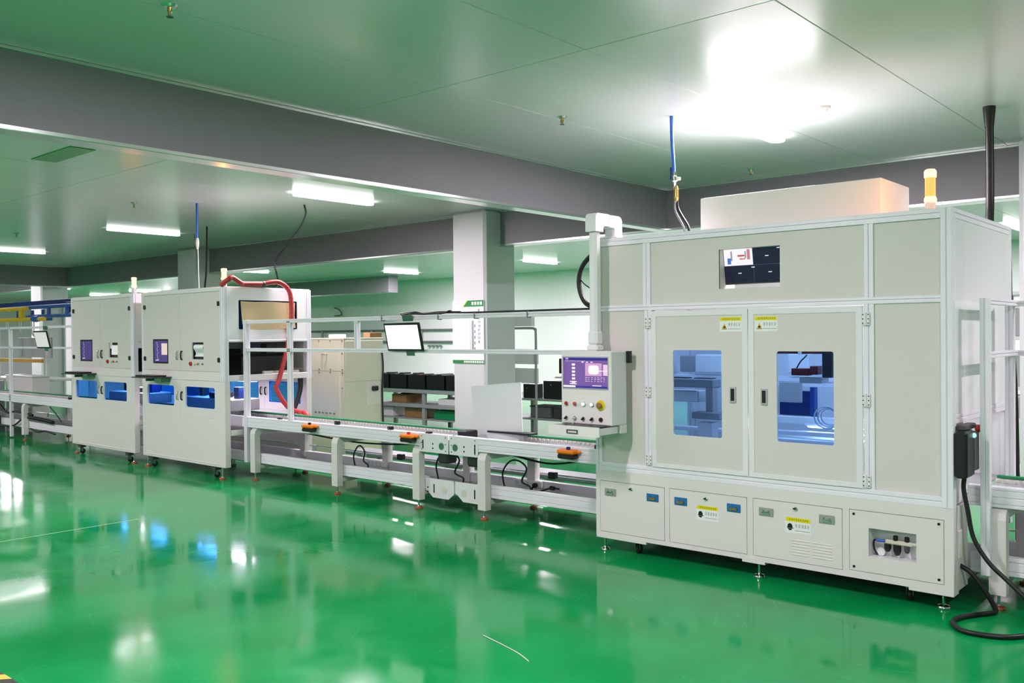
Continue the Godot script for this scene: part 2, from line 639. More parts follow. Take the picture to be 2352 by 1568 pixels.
func sticker(laser: bool) -> Image:
	var im := Image.create(256, 160, false, Image.FORMAT_RGB8)
	im.fill(rgb(240, 240, 240))
	fill(im, 0.02, 0.03, 0.96, 0.25, rgb(232, 218, 20))
	for i in 9:
		fill(im, 0.16 + 0.085 * i, 0.09, 0.05, 0.12, rgb(176, 160, 30))
	if laser:
		for j in 64:
			fill(im, 0.22 - 0.0019 * j, (70 + j) / 160.0, 0.0038 * j + 0.004, 0.008, rgb(60, 54, 20) if j < 5 or j > 58 else rgb(236, 190, 30))
		fill(im, 0.2, 0.6, 0.05, 0.18, rgb(20, 20, 20))
		fill(im, 0.15, 0.67, 0.15, 0.05, rgb(20, 20, 20))
	else:
		for j in 160:
			for i in 80:
				var d := Vector2(i - 46, (j - 98) * 0.75)
				if d.length() < 26 and not (j > 106 and j < 114):
					im.set_pixel(i, j, rgb(22, 22, 24))
		fill(im, 0.06, 0.665, 0.27, 0.04, rgb(22, 22, 24))
	for i in 5:
		glyphs(im, 0.4 + 0.115 * i, 0.42, 0.09, 0.22, rgb(90, 90, 92))
	fill(im, 0.38, 0.8, 0.58, 0.03, rgb(120, 120, 120))
	return im

func poster() -> Image:
	var im := Image.create(384, 576, false, Image.FORMAT_RGB8)
	im.fill(rgb(246, 246, 246))
	fill(im, 0, 0, 1, 0.1, rgb(236, 238, 236))
	for j in 57:
		var x := 0.46 - 0.0024 * j
		fill(im, x, j / 576.0, 0.05, 0.002, rgb(230, 224, 60))
		fill(im, x + 0.03, j / 576.0, 1.0 - x - 0.03, 0.002, rgb(46, 128, 66))
	for i in 4:
		fill(im, 0.62 + 0.09 * i, 0.025, 0.06, 0.05, rgb(240, 244, 240))
	fill(im, 0.04, 0.04, 0.22, 0.02, rgb(200, 206, 200))
	fill(im, 0, 0.104, 1, 0.004, rgb(120, 130, 120))
	fill(im, 0.56, 0.32, 0.025, 0.5, rgb(190, 192, 196))
	fill(im, 0.62, 0.32, 0.07, 0.5, rgb(150, 152, 160))
	for k in 40:
		fill(im, rng.randf_range(0.06, 0.5), rng.randf_range(0.35, 0.78), 0.02, rng.randf_range(0.02, 0.1), rgb(222, 223, 226))
	for k in 9:
		glyphs(im, 0.82, 0.14 + 0.062 * k, 0.09, 0.045, rgb(40, 42, 46))
	for k in 5:
		fill(im, 0.71, 0.38 + 0.09 * k, 0.025, 0.05, rgb(50, 50, 54))
	fill(im, 0, 0.945, 1, 0.055, rgb(46, 128, 66))
	for i in 11:
		fill(im, 0.36 + 0.058 * i, 0.955, 0.042, 0.033, rgb(236, 242, 236))
	return im

func carton() -> Image:
	var im := Image.create(128, 96, false, Image.FORMAT_RGB8)
	im.fill(rgb(158, 120, 78))
	for i in 5:
		glyphs(im, 0.1 + 0.17 * i, 0.3, 0.12, 0.16, rgb(96, 68, 40))
	for i in 3:
		fill(im, 0.65, 0.6 + 0.1 * i, 0.25, 0.04, rgb(96, 68, 40))
	return im

# ------------------------------------------------------------------ lamps
func ceiling_lamps() -> void:
	# [x, z of the middle, where it hangs]
	var rows := [
		[-8.90, -6.96, "bright batten lamp behind the deep grey cross beam, above the beige cabinet"],
		[-13.82, -7.04, "bright batten lamp on the ceiling above the two grey test cabinets"],
		[-18.55, -6.82, "bright batten lamp over the blue and yellow pipe frame"],
		[-3.42, -6.95, "bright batten lamp in the white patch above the cream roof box"],
		[-18.10, -16.35, "small bright batten lamp by the dark green soffit at the far wall"],
		[-13.32, -16.37, "small bright batten lamp beside the white column with the poster"],
		[-3.46, -16.47, "bright batten lamp behind the tall machine with the amber beacon"],
		[-20.35, -13.12, "batten lamp half hidden by the grey beam above the red hose"],
		[-31.7, -16.15, "small batten lamp above the gap between the two test cabinets"],
		[-35.5, -16.44, "small batten lamp over the roof of the cabinet with the blank screen"],
		[-31.73, -11.46, "distant batten lamp beyond the grey beam, longer of the pair end to end"],
		[-31.46, -11.78 - 1.0, "distant batten lamp beyond the grey beam, shorter of the pair end to end"],
	]
	for x in [-3.3, -8.9, -13.8, -18.6, -23.5, 0.95]:
		rows.append([x, -2.3, "batten lamp on the glossy ceiling in front of the machines"])
	for x in [-3.9, -8.9, -13.8, 0.95]:
		rows.append([x, 2.4, "batten lamp on the glossy ceiling in front of the machines"])
	for x in [-23.4, -28.3, 0.95]:
		rows.append([x, -7.0, "batten lamp on the ceiling over the end of the line"])
	for x in [2.5]:
		rows.append([x, -11.75, "batten lamp on the ceiling behind the long grey beam"])
	for x in [-8.4]:
		rows.append([x, -16.4, "batten lamp on the ceiling near the far wall"])
	for r in rows:
		var t := thing("ceiling_lamp", r[2], "lamp", Vector3(r[0], CEIL, r[1]), "batten lamps on the ceiling")
		box(t, "housing", [r[0] - 0.05, r[0] + 0.05], [CEIL - 0.012, CEIL], [r[1] - 0.56, r[1] + 0.56], "white_paint", 0.004)
		var st := start()
		var poly := PackedVector2Array()
		for k in 24:
			var a := TAU * k / 24.0
			poly.append(Vector2(cos(a) * 0.07, sin(a) * 0.10 + (0.5 if sin(a) > 0 else -0.5)))
		add_prism(st, poly, -0.03, 0.0, "y")
		part(t, "lamp_diffuser", st.commit(), "dim_lamp_diffuser" if strength(r[0], r[1]) < 0.2 else "lamp_diffuser", Vector3(r[0], CEIL - 0.012, r[1]))
		area_light(t, Vector3(r[0], CEIL - 0.05, r[1]), Vector2(0.11, 1.0), Vector3.DOWN, LAMP * strength(r[0], r[1]), LAMP_TINT)

func strength(x: float, z: float) -> float:
	if z > -5.0:
		return 0.92          # the rows in front of the machines
	if z < -8.0:
		return 1.9           # the rows behind the long beam
	if x < -20.0:
		return 1.5           # over the far end of the line
	if x < -13.0:
		return 0.12          # lamps over the cabinets, dimmed to weaken their floor reflections
	return 0.85 if x > -3.0 else 1.5 if x > -5.0 else 1.15

# ------------------------------------------------------------------ the hall
func room() -> void:
	var x0 := -44.0
	var x1 := 7.0
	var z0 := -19.2
	var z1 := 6.0
	var f := part(self, "floor", bx(Vector3(x1 - x0 + 0.4, 0.2, z1 - z0 + 0.4), 0.0), "epoxy_floor", Vector3((x0 + x1) / 2, -0.1, (z0 + z1) / 2))
	f.set_meta("kind", "structure")
	box(f, "floor_joint", [-7.735, -7.727], [-0.004, 0.0012], [-3.86, 0.5], "joint_light", 0.0)
	var c := setting("ceiling")
	box(c, "slab", [x0 - 0.2, x1 + 0.2], [CEIL + 0.052, CEIL + 0.25], [z0 - 0.2, z1 + 0.2], "seam_dark", 0.0)
	var zs := [z0, -16.2, -10.3, -4.4, 1.5, z1]
	var px := -2.02 + 1.2 * 7
	while px > x0:
		for k in 5:
			box(c, "ceiling_panel", [px - 1.2 + 0.0025, px - 0.0025], [CEIL, CEIL + 0.05], [zs[k] + 0.0025, zs[k + 1] - 0.0025], "ceiling_panel", 0.002)
		px -= 1.2
	var w := box(self, "wall_back", [x0 - 0.2, x1 + 0.2], [0, CEIL + 0.05], [z0 - 0.2, z0], "wall_paint", 0.0)
	w.set_meta("kind", "structure")
	w = box(self, "wall_left", [x0 - 0.2, x0], [0, CEIL + 0.05], [z0, z1], "wall_paint", 0.0)
	w.set_meta("kind", "structure")
	w = box(self, "wall_right", [x1, x1 + 0.2], [0, CEIL + 0.05], [z0, z1], "wall_paint", 0.0)
	w.set_meta("kind", "structure")
	w = box(self, "wall_front", [x0 - 0.2, x1 + 0.2], [0, CEIL + 0.05], [z1, z1 + 0.2], "wall_paint", 0.0)
	w.set_meta("kind", "structure")
	# beams with bright metal angle strips along their edges
	beam_z(-5.81, -5.65, -9.32, z1)
	beam_z(-22.21, -22.05, -9.32, z1)
	beam_x(-9.52, -9.32, x0, x1)
	beam_x(-17.3, -16.95, -33.0, -19.3)
	# columns along the long beam
	for x in [-1.87, -8.92, -16.40, -23.40]:
		var col := setting("column")
		var st := start()
		add_box(st, Vector3.ZERO, Vector3(0.63, CEIL, 0.64), 0.035)
		part(col, "column_shaft", st.commit(), "column_paint", Vector3(x + 0.315, CEIL / 2, -9.32))

func beam_z(xa: float, xb: float, za: float, zb: float) -> void:
	var b := setting("ceiling_beam")
	box(b, "beam_cladding", [xa, xb], [2.82, CEIL - 0.004], [za, zb], "beam_paint", 0.004)
	box(b, "edge_cap", [xa, xb], [2.813, 2.8195], [za, zb], "bright_trim", 0.002)
	strips(b, func(y0, y1, o, t): return [[xb - t, xb + o], [y0, y1], [za, zb]])
	strips(b, func(y0, y1, o, t): return [[xa - o, xa + t], [y0, y1], [za, zb]])

func beam_x(za: float, zb: float, xa: float, xb: float) -> void:
	var b := setting("ceiling_beam")
	box(b, "beam_cladding", [xa, xb], [2.82, CEIL - 0.004], [za, zb], "beam_paint", 0.004)
	box(b, "edge_cap", [xa, xb], [2.813, 2.8195], [za, zb], "bright_trim", 0.002)
	strips(b, func(y0, y1, o, t): return [[xa, xb], [y0, y1], [zb - t, zb + o]])
	strips(b, func(y0, y1, o, t): return [[xa, xb], [y0, y1], [za - o, za + t]])

func strips(b: Node3D, f: Callable) -> void:
	for s in [[2.816, 2.842, 0.004, 0.02], [CEIL - 0.022, CEIL - 0.001, 0.02, 0.002]]:
		var r: Array = f.call(s[0], s[1], s[2], s[3])
		box(b, "edge_strip", r[0], r[1], r[2], "bright_trim", 0.002)

# ------------------------------------------------------------------ the large machine
func beacon(parent: Node3D, at: Vector3, h0: float, h1: float, r: float, energy: float, lens := "beacon_amber") -> void:
	var s := part(parent, "signal_lamp", lathe([Vector2(0, 0), Vector2(r * 1.0, 0), Vector2(r * 1.0, h0 * 0.7), Vector2(r * 0.85, h0), Vector2(0, h0)], 18), "white_paint", at)
	part(s, "lamp_lens", lathe([Vector2(0, 0.03), Vector2(r * 0.92, 0.03), Vector2(r * 0.92, h1 * 0.74), Vector2(0, h1 * 0.74)], 20), lens, at + Vector3(0, h0, 0))
	part(s, "lamp_ring", lathe([Vector2(0, 0), Vector2(r * 1.08, 0), Vector2(r * 1.14, 0.015), Vector2(r * 0.95, 0.031), Vector2(0, 0.031)], 20), "beacon_hot", at + Vector3(0, h0, 0))
	part(s, "lamp_cap", lathe([Vector2(0, h1 * 0.73), Vector2(r * 1.08, h1 * 0.75), Vector2(r * 1.1, h1 * 0.94), Vector2(r * 0.8, h1), Vector2(0, h1)], 20), "beacon_hot", at + Vector3(0, h0, 0))
	var l := OmniLight3D.new()
	l.name = "light"
	l.light_color = Color(1.0, 0.55, 0.22)
	l.light_energy = energy
	l.light_size = r
	l.omni_range = 20.0
	l.omni_attenuation = 2.0
	l.shadow_enabled = true
	s.add_child(l, true)
	l.global_position = at + Vector3(0, h0 + h1 * 0.5, 0)

func draw_latch(parent: Node3D, x: float, y: float, z: float, plate_m: String, grip_m: String) -> void:
	var l := box(parent, "latch", [x - 0.049, x + 0.049], [y - 0.027, y + 0.027], [z, z + 0.006], plate_m, 0.004)
	var st := start()
	add_box(st, Vector3(0, 0, 0), Vector3(0.056, 0.016, 0.01), 0.004)
	add_box(st, Vector3(-0.018, 0.012, -0.002), Vector3(0.008, 0.014, 0.006), 0.002)
	add_box(st, Vector3(0.018, 0.012, -0.002), Vector3(0.008, 0.014, 0.006), 0.002)
	part(l, "grip", st.commit(), grip_m, Vector3(x, y - 0.006, z + 0.012))

func recessed_handle(parent: Node3D, x: float, y: float, z: float, w := 0.042, h := 0.104) -> void:
	var st := start()
	add_plate(st, [-w / 2, w / 2, -h / 2, h / 2], 0.0, 0.008, [[-w / 2 + 0.007, w / 2 - 0.009, -h / 2 + 0.012, h / 2 - 0.012]])
	var o := part(parent, "handle", st.commit(), "chrome", Vector3(x, y, z))
	o.set_meta("label", "chrome recessed handle")
	box(o, "handle_cup", [x - w / 2 + 0.006, x + w / 2 - 0.008], [y - h / 2 + 0.011, y + h / 2 - 0.011], [z - 0.0005, z + 0.0025], "black_plastic", 0.0)

func hinge(parent: Node3D, x: float, y: float, z: float) -> void:
	var st := start()
	add_box(st, Vector3(-0.013, 0, 0), Vector3(0.022, 0.076, 0.005), 0.002)
	add_box(st, Vector3(0.013, 0, 0), Vector3(0.022, 0.076, 0.005), 0.002)
	add_lathe(st, Vector3(0, 0, 0.004), [Vector2(0, -0.038), Vector2(0.006, -0.038), Vector2(0.006, 0.038), Vector2(0, 0.038)], 10)
	var hg := part(parent, "hinge", st.commit(), "white_paint", Vector3(x, y, z))
	var sc := start()
	for sx in [-0.016, 0.016]:
		for sy in [-0.026, 0.0, 0.026]:
			add_lathe(sc, Vector3(sx, sy, 0.003), [Vector2(0.004, -0.002), Vector2(0.004, 0.001), Vector2(0, 0.001)], 8, "z")
	part(hg, "screws", sc.commit(), "dark_grey", Vector3(x, y, z))

func cam_lock(parent: Node3D, x: float, y: float, z: float) -> void:
	var l := cyl(parent, "lock", Vector3(x, y, z + 0.004), 0.012, 0.012, "z", "chrome", 14, 0.002)
	box(l, "lock_wing", [x - 0.014, x + 0.004], [y - 0.004, y + 0.005], [z + 0.008, z + 0.016], "black_plastic", 0.002)

func inspection_machine() -> void:
	var zf := -5.46
	var zb := -6.85
	var xl := -3.93
	var xr := -1.465
	var t := thing("inspection_machine", "tall light grey inspection machine with aluminium frame, twin doors and blue windows", "machine", Vector3(-2.7, 0, -6.15))
	# ---- base cabinet
	var doors := [[-3.890, -3.346, 0.149, 0.518], [-3.302, -2.724, 0.151, 0.519], [-2.677, -2.097, 0.153, 0.521], [-2.051, -1.518, 0.162, 0.525]]
	var holes := []
	for d in doors:
		holes.append([d[0] - 0.003, d[1] + 0.003, d[2] - 0.003, d[3] + 0.003])
	var b := plate(t, "base_cabinet", [xl, xr, 0.115, 0.597], [zf - 0.012, zf], holes, "base_paint")
	box(b, "base_side", [xr - 0.012, xr], [0.115, 0.597], [zf - 0.27, zf - 0.012], "base_paint", 0.0)
	box(b, "base_side", [xl, xl + 0.012], [0.115, 0.597], [zf - 0.27, zf - 0.012], "base_paint", 0.0)
	box(b, "base_rear", [xl, xr], [0.115, 0.597], [zf - 0.282, zf - 0.27], "base_paint", 0.0)
	box(b, "base_floor", [xl + 0.012, xr - 0.012], [0.115, 0.127], [zf - 0.27, zf - 0.012], "dark_grey", 0.0)
	box(b, "vent_cover", [xr, xr + 0.008], [0.30, 0.46], [zf - 0.15, zf - 0.07], "base_paint", 0.003)
	for fx in [[-3.93, -3.50], [-2.76, -2.60], [-1.71, -1.465]]:
		box(b, "skirt_lug", fx, [0.097, 0.115], [zf - 0.10, zf], "base_paint", 0.002)
	box(b, "lower_deck", [xl + 0.02, xr - 0.02], [0.11, 0.125], [zb + 0.02, zf - 0.29], "dark_grey", 0.0)
	# drawers and flaps of the base
	for i in 4:
		var d: Array = doors[i]
		var dh := []
		if i == 3:
			dh = [[-1.938, -1.666, 0.257, 0.427]]
		var o := plate(t, "base_door", d, [zf - 0.010, zf + 0.001], dh, "base_paint")
		if i == 0:
			draw_latch(o, -3.800, 0.440, zf + 0.001, "latch_plate", "chrome")
			draw_latch(o, -3.440, 0.440, zf + 0.001, "blue_latch", "brass")
			cam_lock(o, -3.620, 0.481, zf + 0.001)
		elif i == 1:
			draw_latch(o, -3.214, 0.440, zf + 0.001, "blue_latch", "brass")
			draw_latch(o, -2.815, 0.442, zf + 0.001, "blue_latch", "brass")
			cam_lock(o, -3.019, 0.480, zf + 0.001)
			face(o, "warning_sticker", [-3.092, -2.928], [0.331, 0.433], zf + 0.0018, "power_sticker")
		elif i == 2:
			draw_latch(o, -2.587, 0.444, zf + 0.001, "latch_plate", "chrome")
			draw_latch(o, -2.190, 0.446, zf + 0.001, "latch_plate", "chrome")
			cam_lock(o, -2.389, 0.488, zf + 0.001)
			face(o, "warning_sticker", [-2.458, -2.291], [0.331, 0.433], zf + 0.0018, "power_sticker")
			for k in 6:
				for s in 2:
					box(o, "vent_louvre", [-2.42 + 0.14 * s, -2.30 + 0.14 * s], [0.195 + 0.018 * k, 0.202 + 0.018 * k], [zf + 0.0, zf + 0.004], "base_paint", 0.002)
		else:
			for sx in [-2.025, -1.543]:
				for sy in [0.185, 0.502]:
					cyl(o, "panel_screw", Vector3(sx, sy, zf + 0.002), 0.008, 0.005, "z", "black_plastic", 10)
			# recess with the air preparation unit
			var rc := start()
			add_plate(rc, [-0.136, 0.136, -0.085, 0.085], -0.100, -0.095, [])
			add_plate(rc, [-0.137, 0.137, -0.1, 0.0], 0.084, 0.086, [], "y")
			add_plate(rc, [-0.137, 0.137, -0.1, 0.0], -0.086, -0.084, [], "y")
			add_plate(rc, [-0.1, 0.0, -0.085, 0.085], -0.138, -0.136, [], "x")
			add_plate(rc, [-0.1, 0.0, -0.085, 0.085], 0.136, 0.138, [], "x")
			part(o, "recess_box", rc.commit(), "white_paint", Vector3(-1.802, 0.342, zf - 0.008))
			air_unit(t, zf - 0.055)
	# ---- aluminium frame
	alu(t, "frame_post", [xl, -3.875], [0.597, 2.295], [zf - 0.05, zf])
	alu(t, "frame_post", [-1.528, xr], [0.597, 2.295], [zf - 0.062, zf + 0.003])
	alu(t, "frame_post", [-3.512, -3.450], [1.803, 2.238], [zf - 0.05, zf - 0.002])
	alu(t, "frame_post", [-3.502, -3.440], [0.66, 1.762], [zf - 0.05, zf - 0.002])
	alu(t, "frame_post", [-1.958, -1.902], [1.803, 2.238], [zf - 0.05, zf - 0.002])
	alu(t, "frame_post", [-1.962, -1.900], [0.66, 1.762], [zf - 0.05, zf - 0.002])
	alu(t, "frame_rail", [-3.875, -1.528], [2.238, 2.295], [zf - 0.05, zf])
	alu(t, "frame_rail", [-3.875, -1.528], [1.762, 1.803], [zf - 0.05, zf - 0.001])
	alu(t, "frame_rail", [-3.875, -1.528], [0.597, 0.66], [zf - 0.05, zf])
	alu(t, "frame_post", [xr - 0.06, xr], [0.30, 2.295], [zb, zb + 0.06])
	alu(t, "frame_post", [xl, xl + 0.06], [0.30, 2.295], [zb, zb + 0.06])
	alu(t, "frame_rail", [xr - 0.06, xr], [2.238, 2.295], [zb + 0.06, zf - 0.062])
	alu(t, "frame_rail", [xr - 0.06, xr], [1.07, 1.125], [zb + 0.06, zf - 0.062])
	alu(t, "frame_rail", [xl, xl + 0.06], [2.238, 2.295], [zb + 0.06, zf - 0.05])
	alu(t, "frame_rail", [xl, xl + 0.06], [1.07, 1.125], [zb + 0.06, zf - 0.05])
	# ---- cladding panels
	plate(t, "cladding_panel", [-3.874, -3.513, 1.804, 2.237], [zf - 0.022, zf - 0.012], [], "panel_paint")
	plate(t, "cladding_panel", [-3.874, -3.503, 0.661, 1.761], [zf - 0.022, zf - 0.012], [], "panel_paint")
	plate(t, "cladding_panel", [-1.901, -1.529, 1.804, 2.237], [zf - 0.022, zf - 0.012], [], "panel_paint")
	plate(t, "cladding_panel", [-1.899, -1.529, 0.661, 1.761], [zf - 0.022, zf - 0.012], [], "panel_paint")
	plate(t, "cladding_panel", [-3.449, -1.959, 1.804, 2.237], [zf - 0.022, zf - 0.012], [[-2.918, -2.490, 1.891, 2.153]], "panel_paint")
	for s in [[-5.70, -5.523], [-6.30, -5.704], [-6.79, -6.304]]:
		plate(t, "side_panel", [s[0], s[1], 1.126, 2.237], [xr - 0.014, xr - 0.004], [], "gloss_white", "x")
	plate(t, "side_panel", [zb + 0.06, zf - 0.05, 1.126, 2.237], [xl + 0.004, xl + 0.014], [], "gloss_white", "x")
	plate(t, "side_panel", [-5.74, -5.523, 0.60, 1.07], [xr - 0.03, xr - 0.02], [], "white_paint", "x")
	plate(t, "rear_panel", [xl + 0.06, xr - 0.06, 0.60, 2.237], [zb + 0.01, zb + 0.02], [], "white_paint")
	plate(t, "roof_panel", [xl + 0.06, xr - 0.06, zb + 0.01, zf - 0.05], [2.25, 2.262], [], "white_paint", "y")
	box(t, "inner_deck", [xl + 0.06, xr - 0.06], [0.60, 0.615], [zb + 0.02, zf - 0.052], "grey_paint", 0.0)
	# ---- doors
	for i in 2:
		var dx: Array = [[-3.436, -2.7055], [-2.6985, -1.966]][i]
		var win: Array = [[-3.264, -2.894, 0.897, 1.482], [-2.507, -2.140, 0.903, 1.478]][i]
		var fr := plate(t, "door_leaf", [dx[0], dx[1], 0.664, 1.752], [zf - 0.006, zf + 0.012], [[dx[0] + 0.037, dx[1] - 0.037, 0.69, 1.716]], "white_paint")
		var pn := plate(fr, "door_panel", [dx[0] + 0.037, dx[1] - 0.037, 0.69, 1.716], [zf - 0.004, zf + 0.008], [win], "panel_paint", "z", 0.014)
		pn.set_meta("label", "light grey door panel with a window opening")
		box(fr, "window_pane", [win[0] - 0.01, win[1] + 0.01], [win[2] - 0.01, win[3] + 0.01], [zf - 0.011, zf - 0.005], "blue_acrylic", 0.0)
		recessed_handle(fr, [-2.811, -2.591][i], [1.190, 1.185][i], zf + 0.008)
		face(fr, "warning_sticker", [[-2.906, -2.745], [-2.658, -2.499]][i], [1.605, 1.704], zf + 0.0088, "laser_sticker")
		for y in [1.674, 1.188, 0.705]:
			hinge(fr, [-3.466, -1.946][i], y, zf + 0.006)
	# ---- monitor in its recess
	var rc := start()
	add_plate(rc, [-0.216, 0.216, -0.22, 0.0], 0.131, 0.134, [], "y")
	add_plate(rc, [-0.216, 0.216, -0.22, 0.0], -0.134, -0.131, [], "y")
	add_plate(rc, [-0.22, 0.0, -0.134, 0.134], -0.217, -0.214, [], "x")
	add_plate(rc, [-0.22, 0.0, -0.134, 0.134], 0.214, 0.217, [], "x")
	part(t, "monitor_recess", rc.commit(), "panel_paint", Vector3(-2.704, 2.022, zf - 0.013))
	var mo := box(t, "monitor", [-2.925, -2.485], [1.92, 2.17], [-0.02, 0.0], "black_plastic", 0.006)
	mo.position += Vector3(0, 0, zf - 0.085)
	mo.set_meta("label", "black monitor showing four camera views")
	face(mo, "screen", [-2.915, -2.495], [1.934, 2.162], 0.0, "quad_screen").position = Vector3(0, 0.002, 0.0105)
	mo.rotation_degrees = Vector3(9.0, 0, 0)
	# ---- roof box, beacon, feet
	var rb := box(t, "roof_box", [-3.213, -1.952], [2.296, 2.555], [-6.29, -5.755], "cream_paint", 0.006)
	rb.set_meta("label", "plain cream box on the roof")
	beacon(t, Vector3(-1.62, 2.296, -5.60), 0.055, 0.19, 0.031, 0.07)
	for p in [[-3.879, -5.50], [-2.662, -5.51], [-1.546, -5.555], [-3.879, -6.75], [-1.546, -6.75]]:
		levelling_foot(t, Vector3(p[0], 0, p[1]), 0.12 if p[1] > -6 else 0.31, "chrome")
	for p in [[-3.62, -5.56], [-1.74, -5.60]]:
		caster(t, Vector3(p[0], 0, p[1]))
	# ---- unseen uplight added behind the roof box to throw the bright ceiling patch
	var wl := box(t, "added_roof_uplight", [-3.72, -2.74], [2.262, 2.705], [-6.845, -6.68], "white_paint", 0.006)
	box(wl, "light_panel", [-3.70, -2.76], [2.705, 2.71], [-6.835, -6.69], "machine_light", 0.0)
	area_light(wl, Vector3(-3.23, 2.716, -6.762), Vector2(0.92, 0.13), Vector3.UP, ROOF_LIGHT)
	machine_inside(t)

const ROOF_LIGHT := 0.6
const INSIDE_LIGHT := 0.6

func air_unit(t: Node3D, z: float) -> void:
	var a := box(t, "air_regulator", [-1.86, -1.70], [0.335, 0.362], [z - 0.015, z + 0.01], "beige_paint", 0.006)
	a.set_meta("label", "air filter and regulator in the recess")
	for k in [[-1.845, 0.020, 0.045, "black_plastic"], [-1.79, 0.022, 0.06, "black_plastic"], [-1.735, 0.016, 0.04, "dark_grey"]]:
		part(a, "bowl", lathe([Vector2(0, -k[2]), Vector2(k[1] * 0.6, -k[2]), Vector2(k[1], -k[2] * 0.6), Vector2(k[1], 0), Vector2(0, 0)], 14), k[3], Vector3(k[0], 0.336, z))
	for k in [-1.80, -1.735]:
		cyl(a, "knob", Vector3(k, 0.376, z), 0.014, 0.03, "y", "black_plastic", 14, 0.003)
	cyl(a, "fitting", Vector3(-1.885, 0.350, z), 0.009, 0.05, "x", "blue_hose", 12)
	cyl(a, "fitting", Vector3(-1.692, 0.350, z), 0.010, 0.03, "x", "ivory_plastic", 12)
	tube(a, "air_hose", [Vector3(-1.905, 0.352, z), Vector3(-1.925, 0.345, z), Vector3(-1.925, 0.30, z), Vector3(-1.905, 0.262, z)], 0.006, "cable_black")
	part(a, "pressure_gauge", lathe([Vector2(0, -0.01), Vector2(0.024, -0.01), Vector2(0.024, 0.008), Vector2(0.02, 0.008), Vector2(0.02, 0.004), Vector2(0, 0.004)], 20, "z"), "white_paint", Vector3(-1.885, 0.283, z - 0.01))

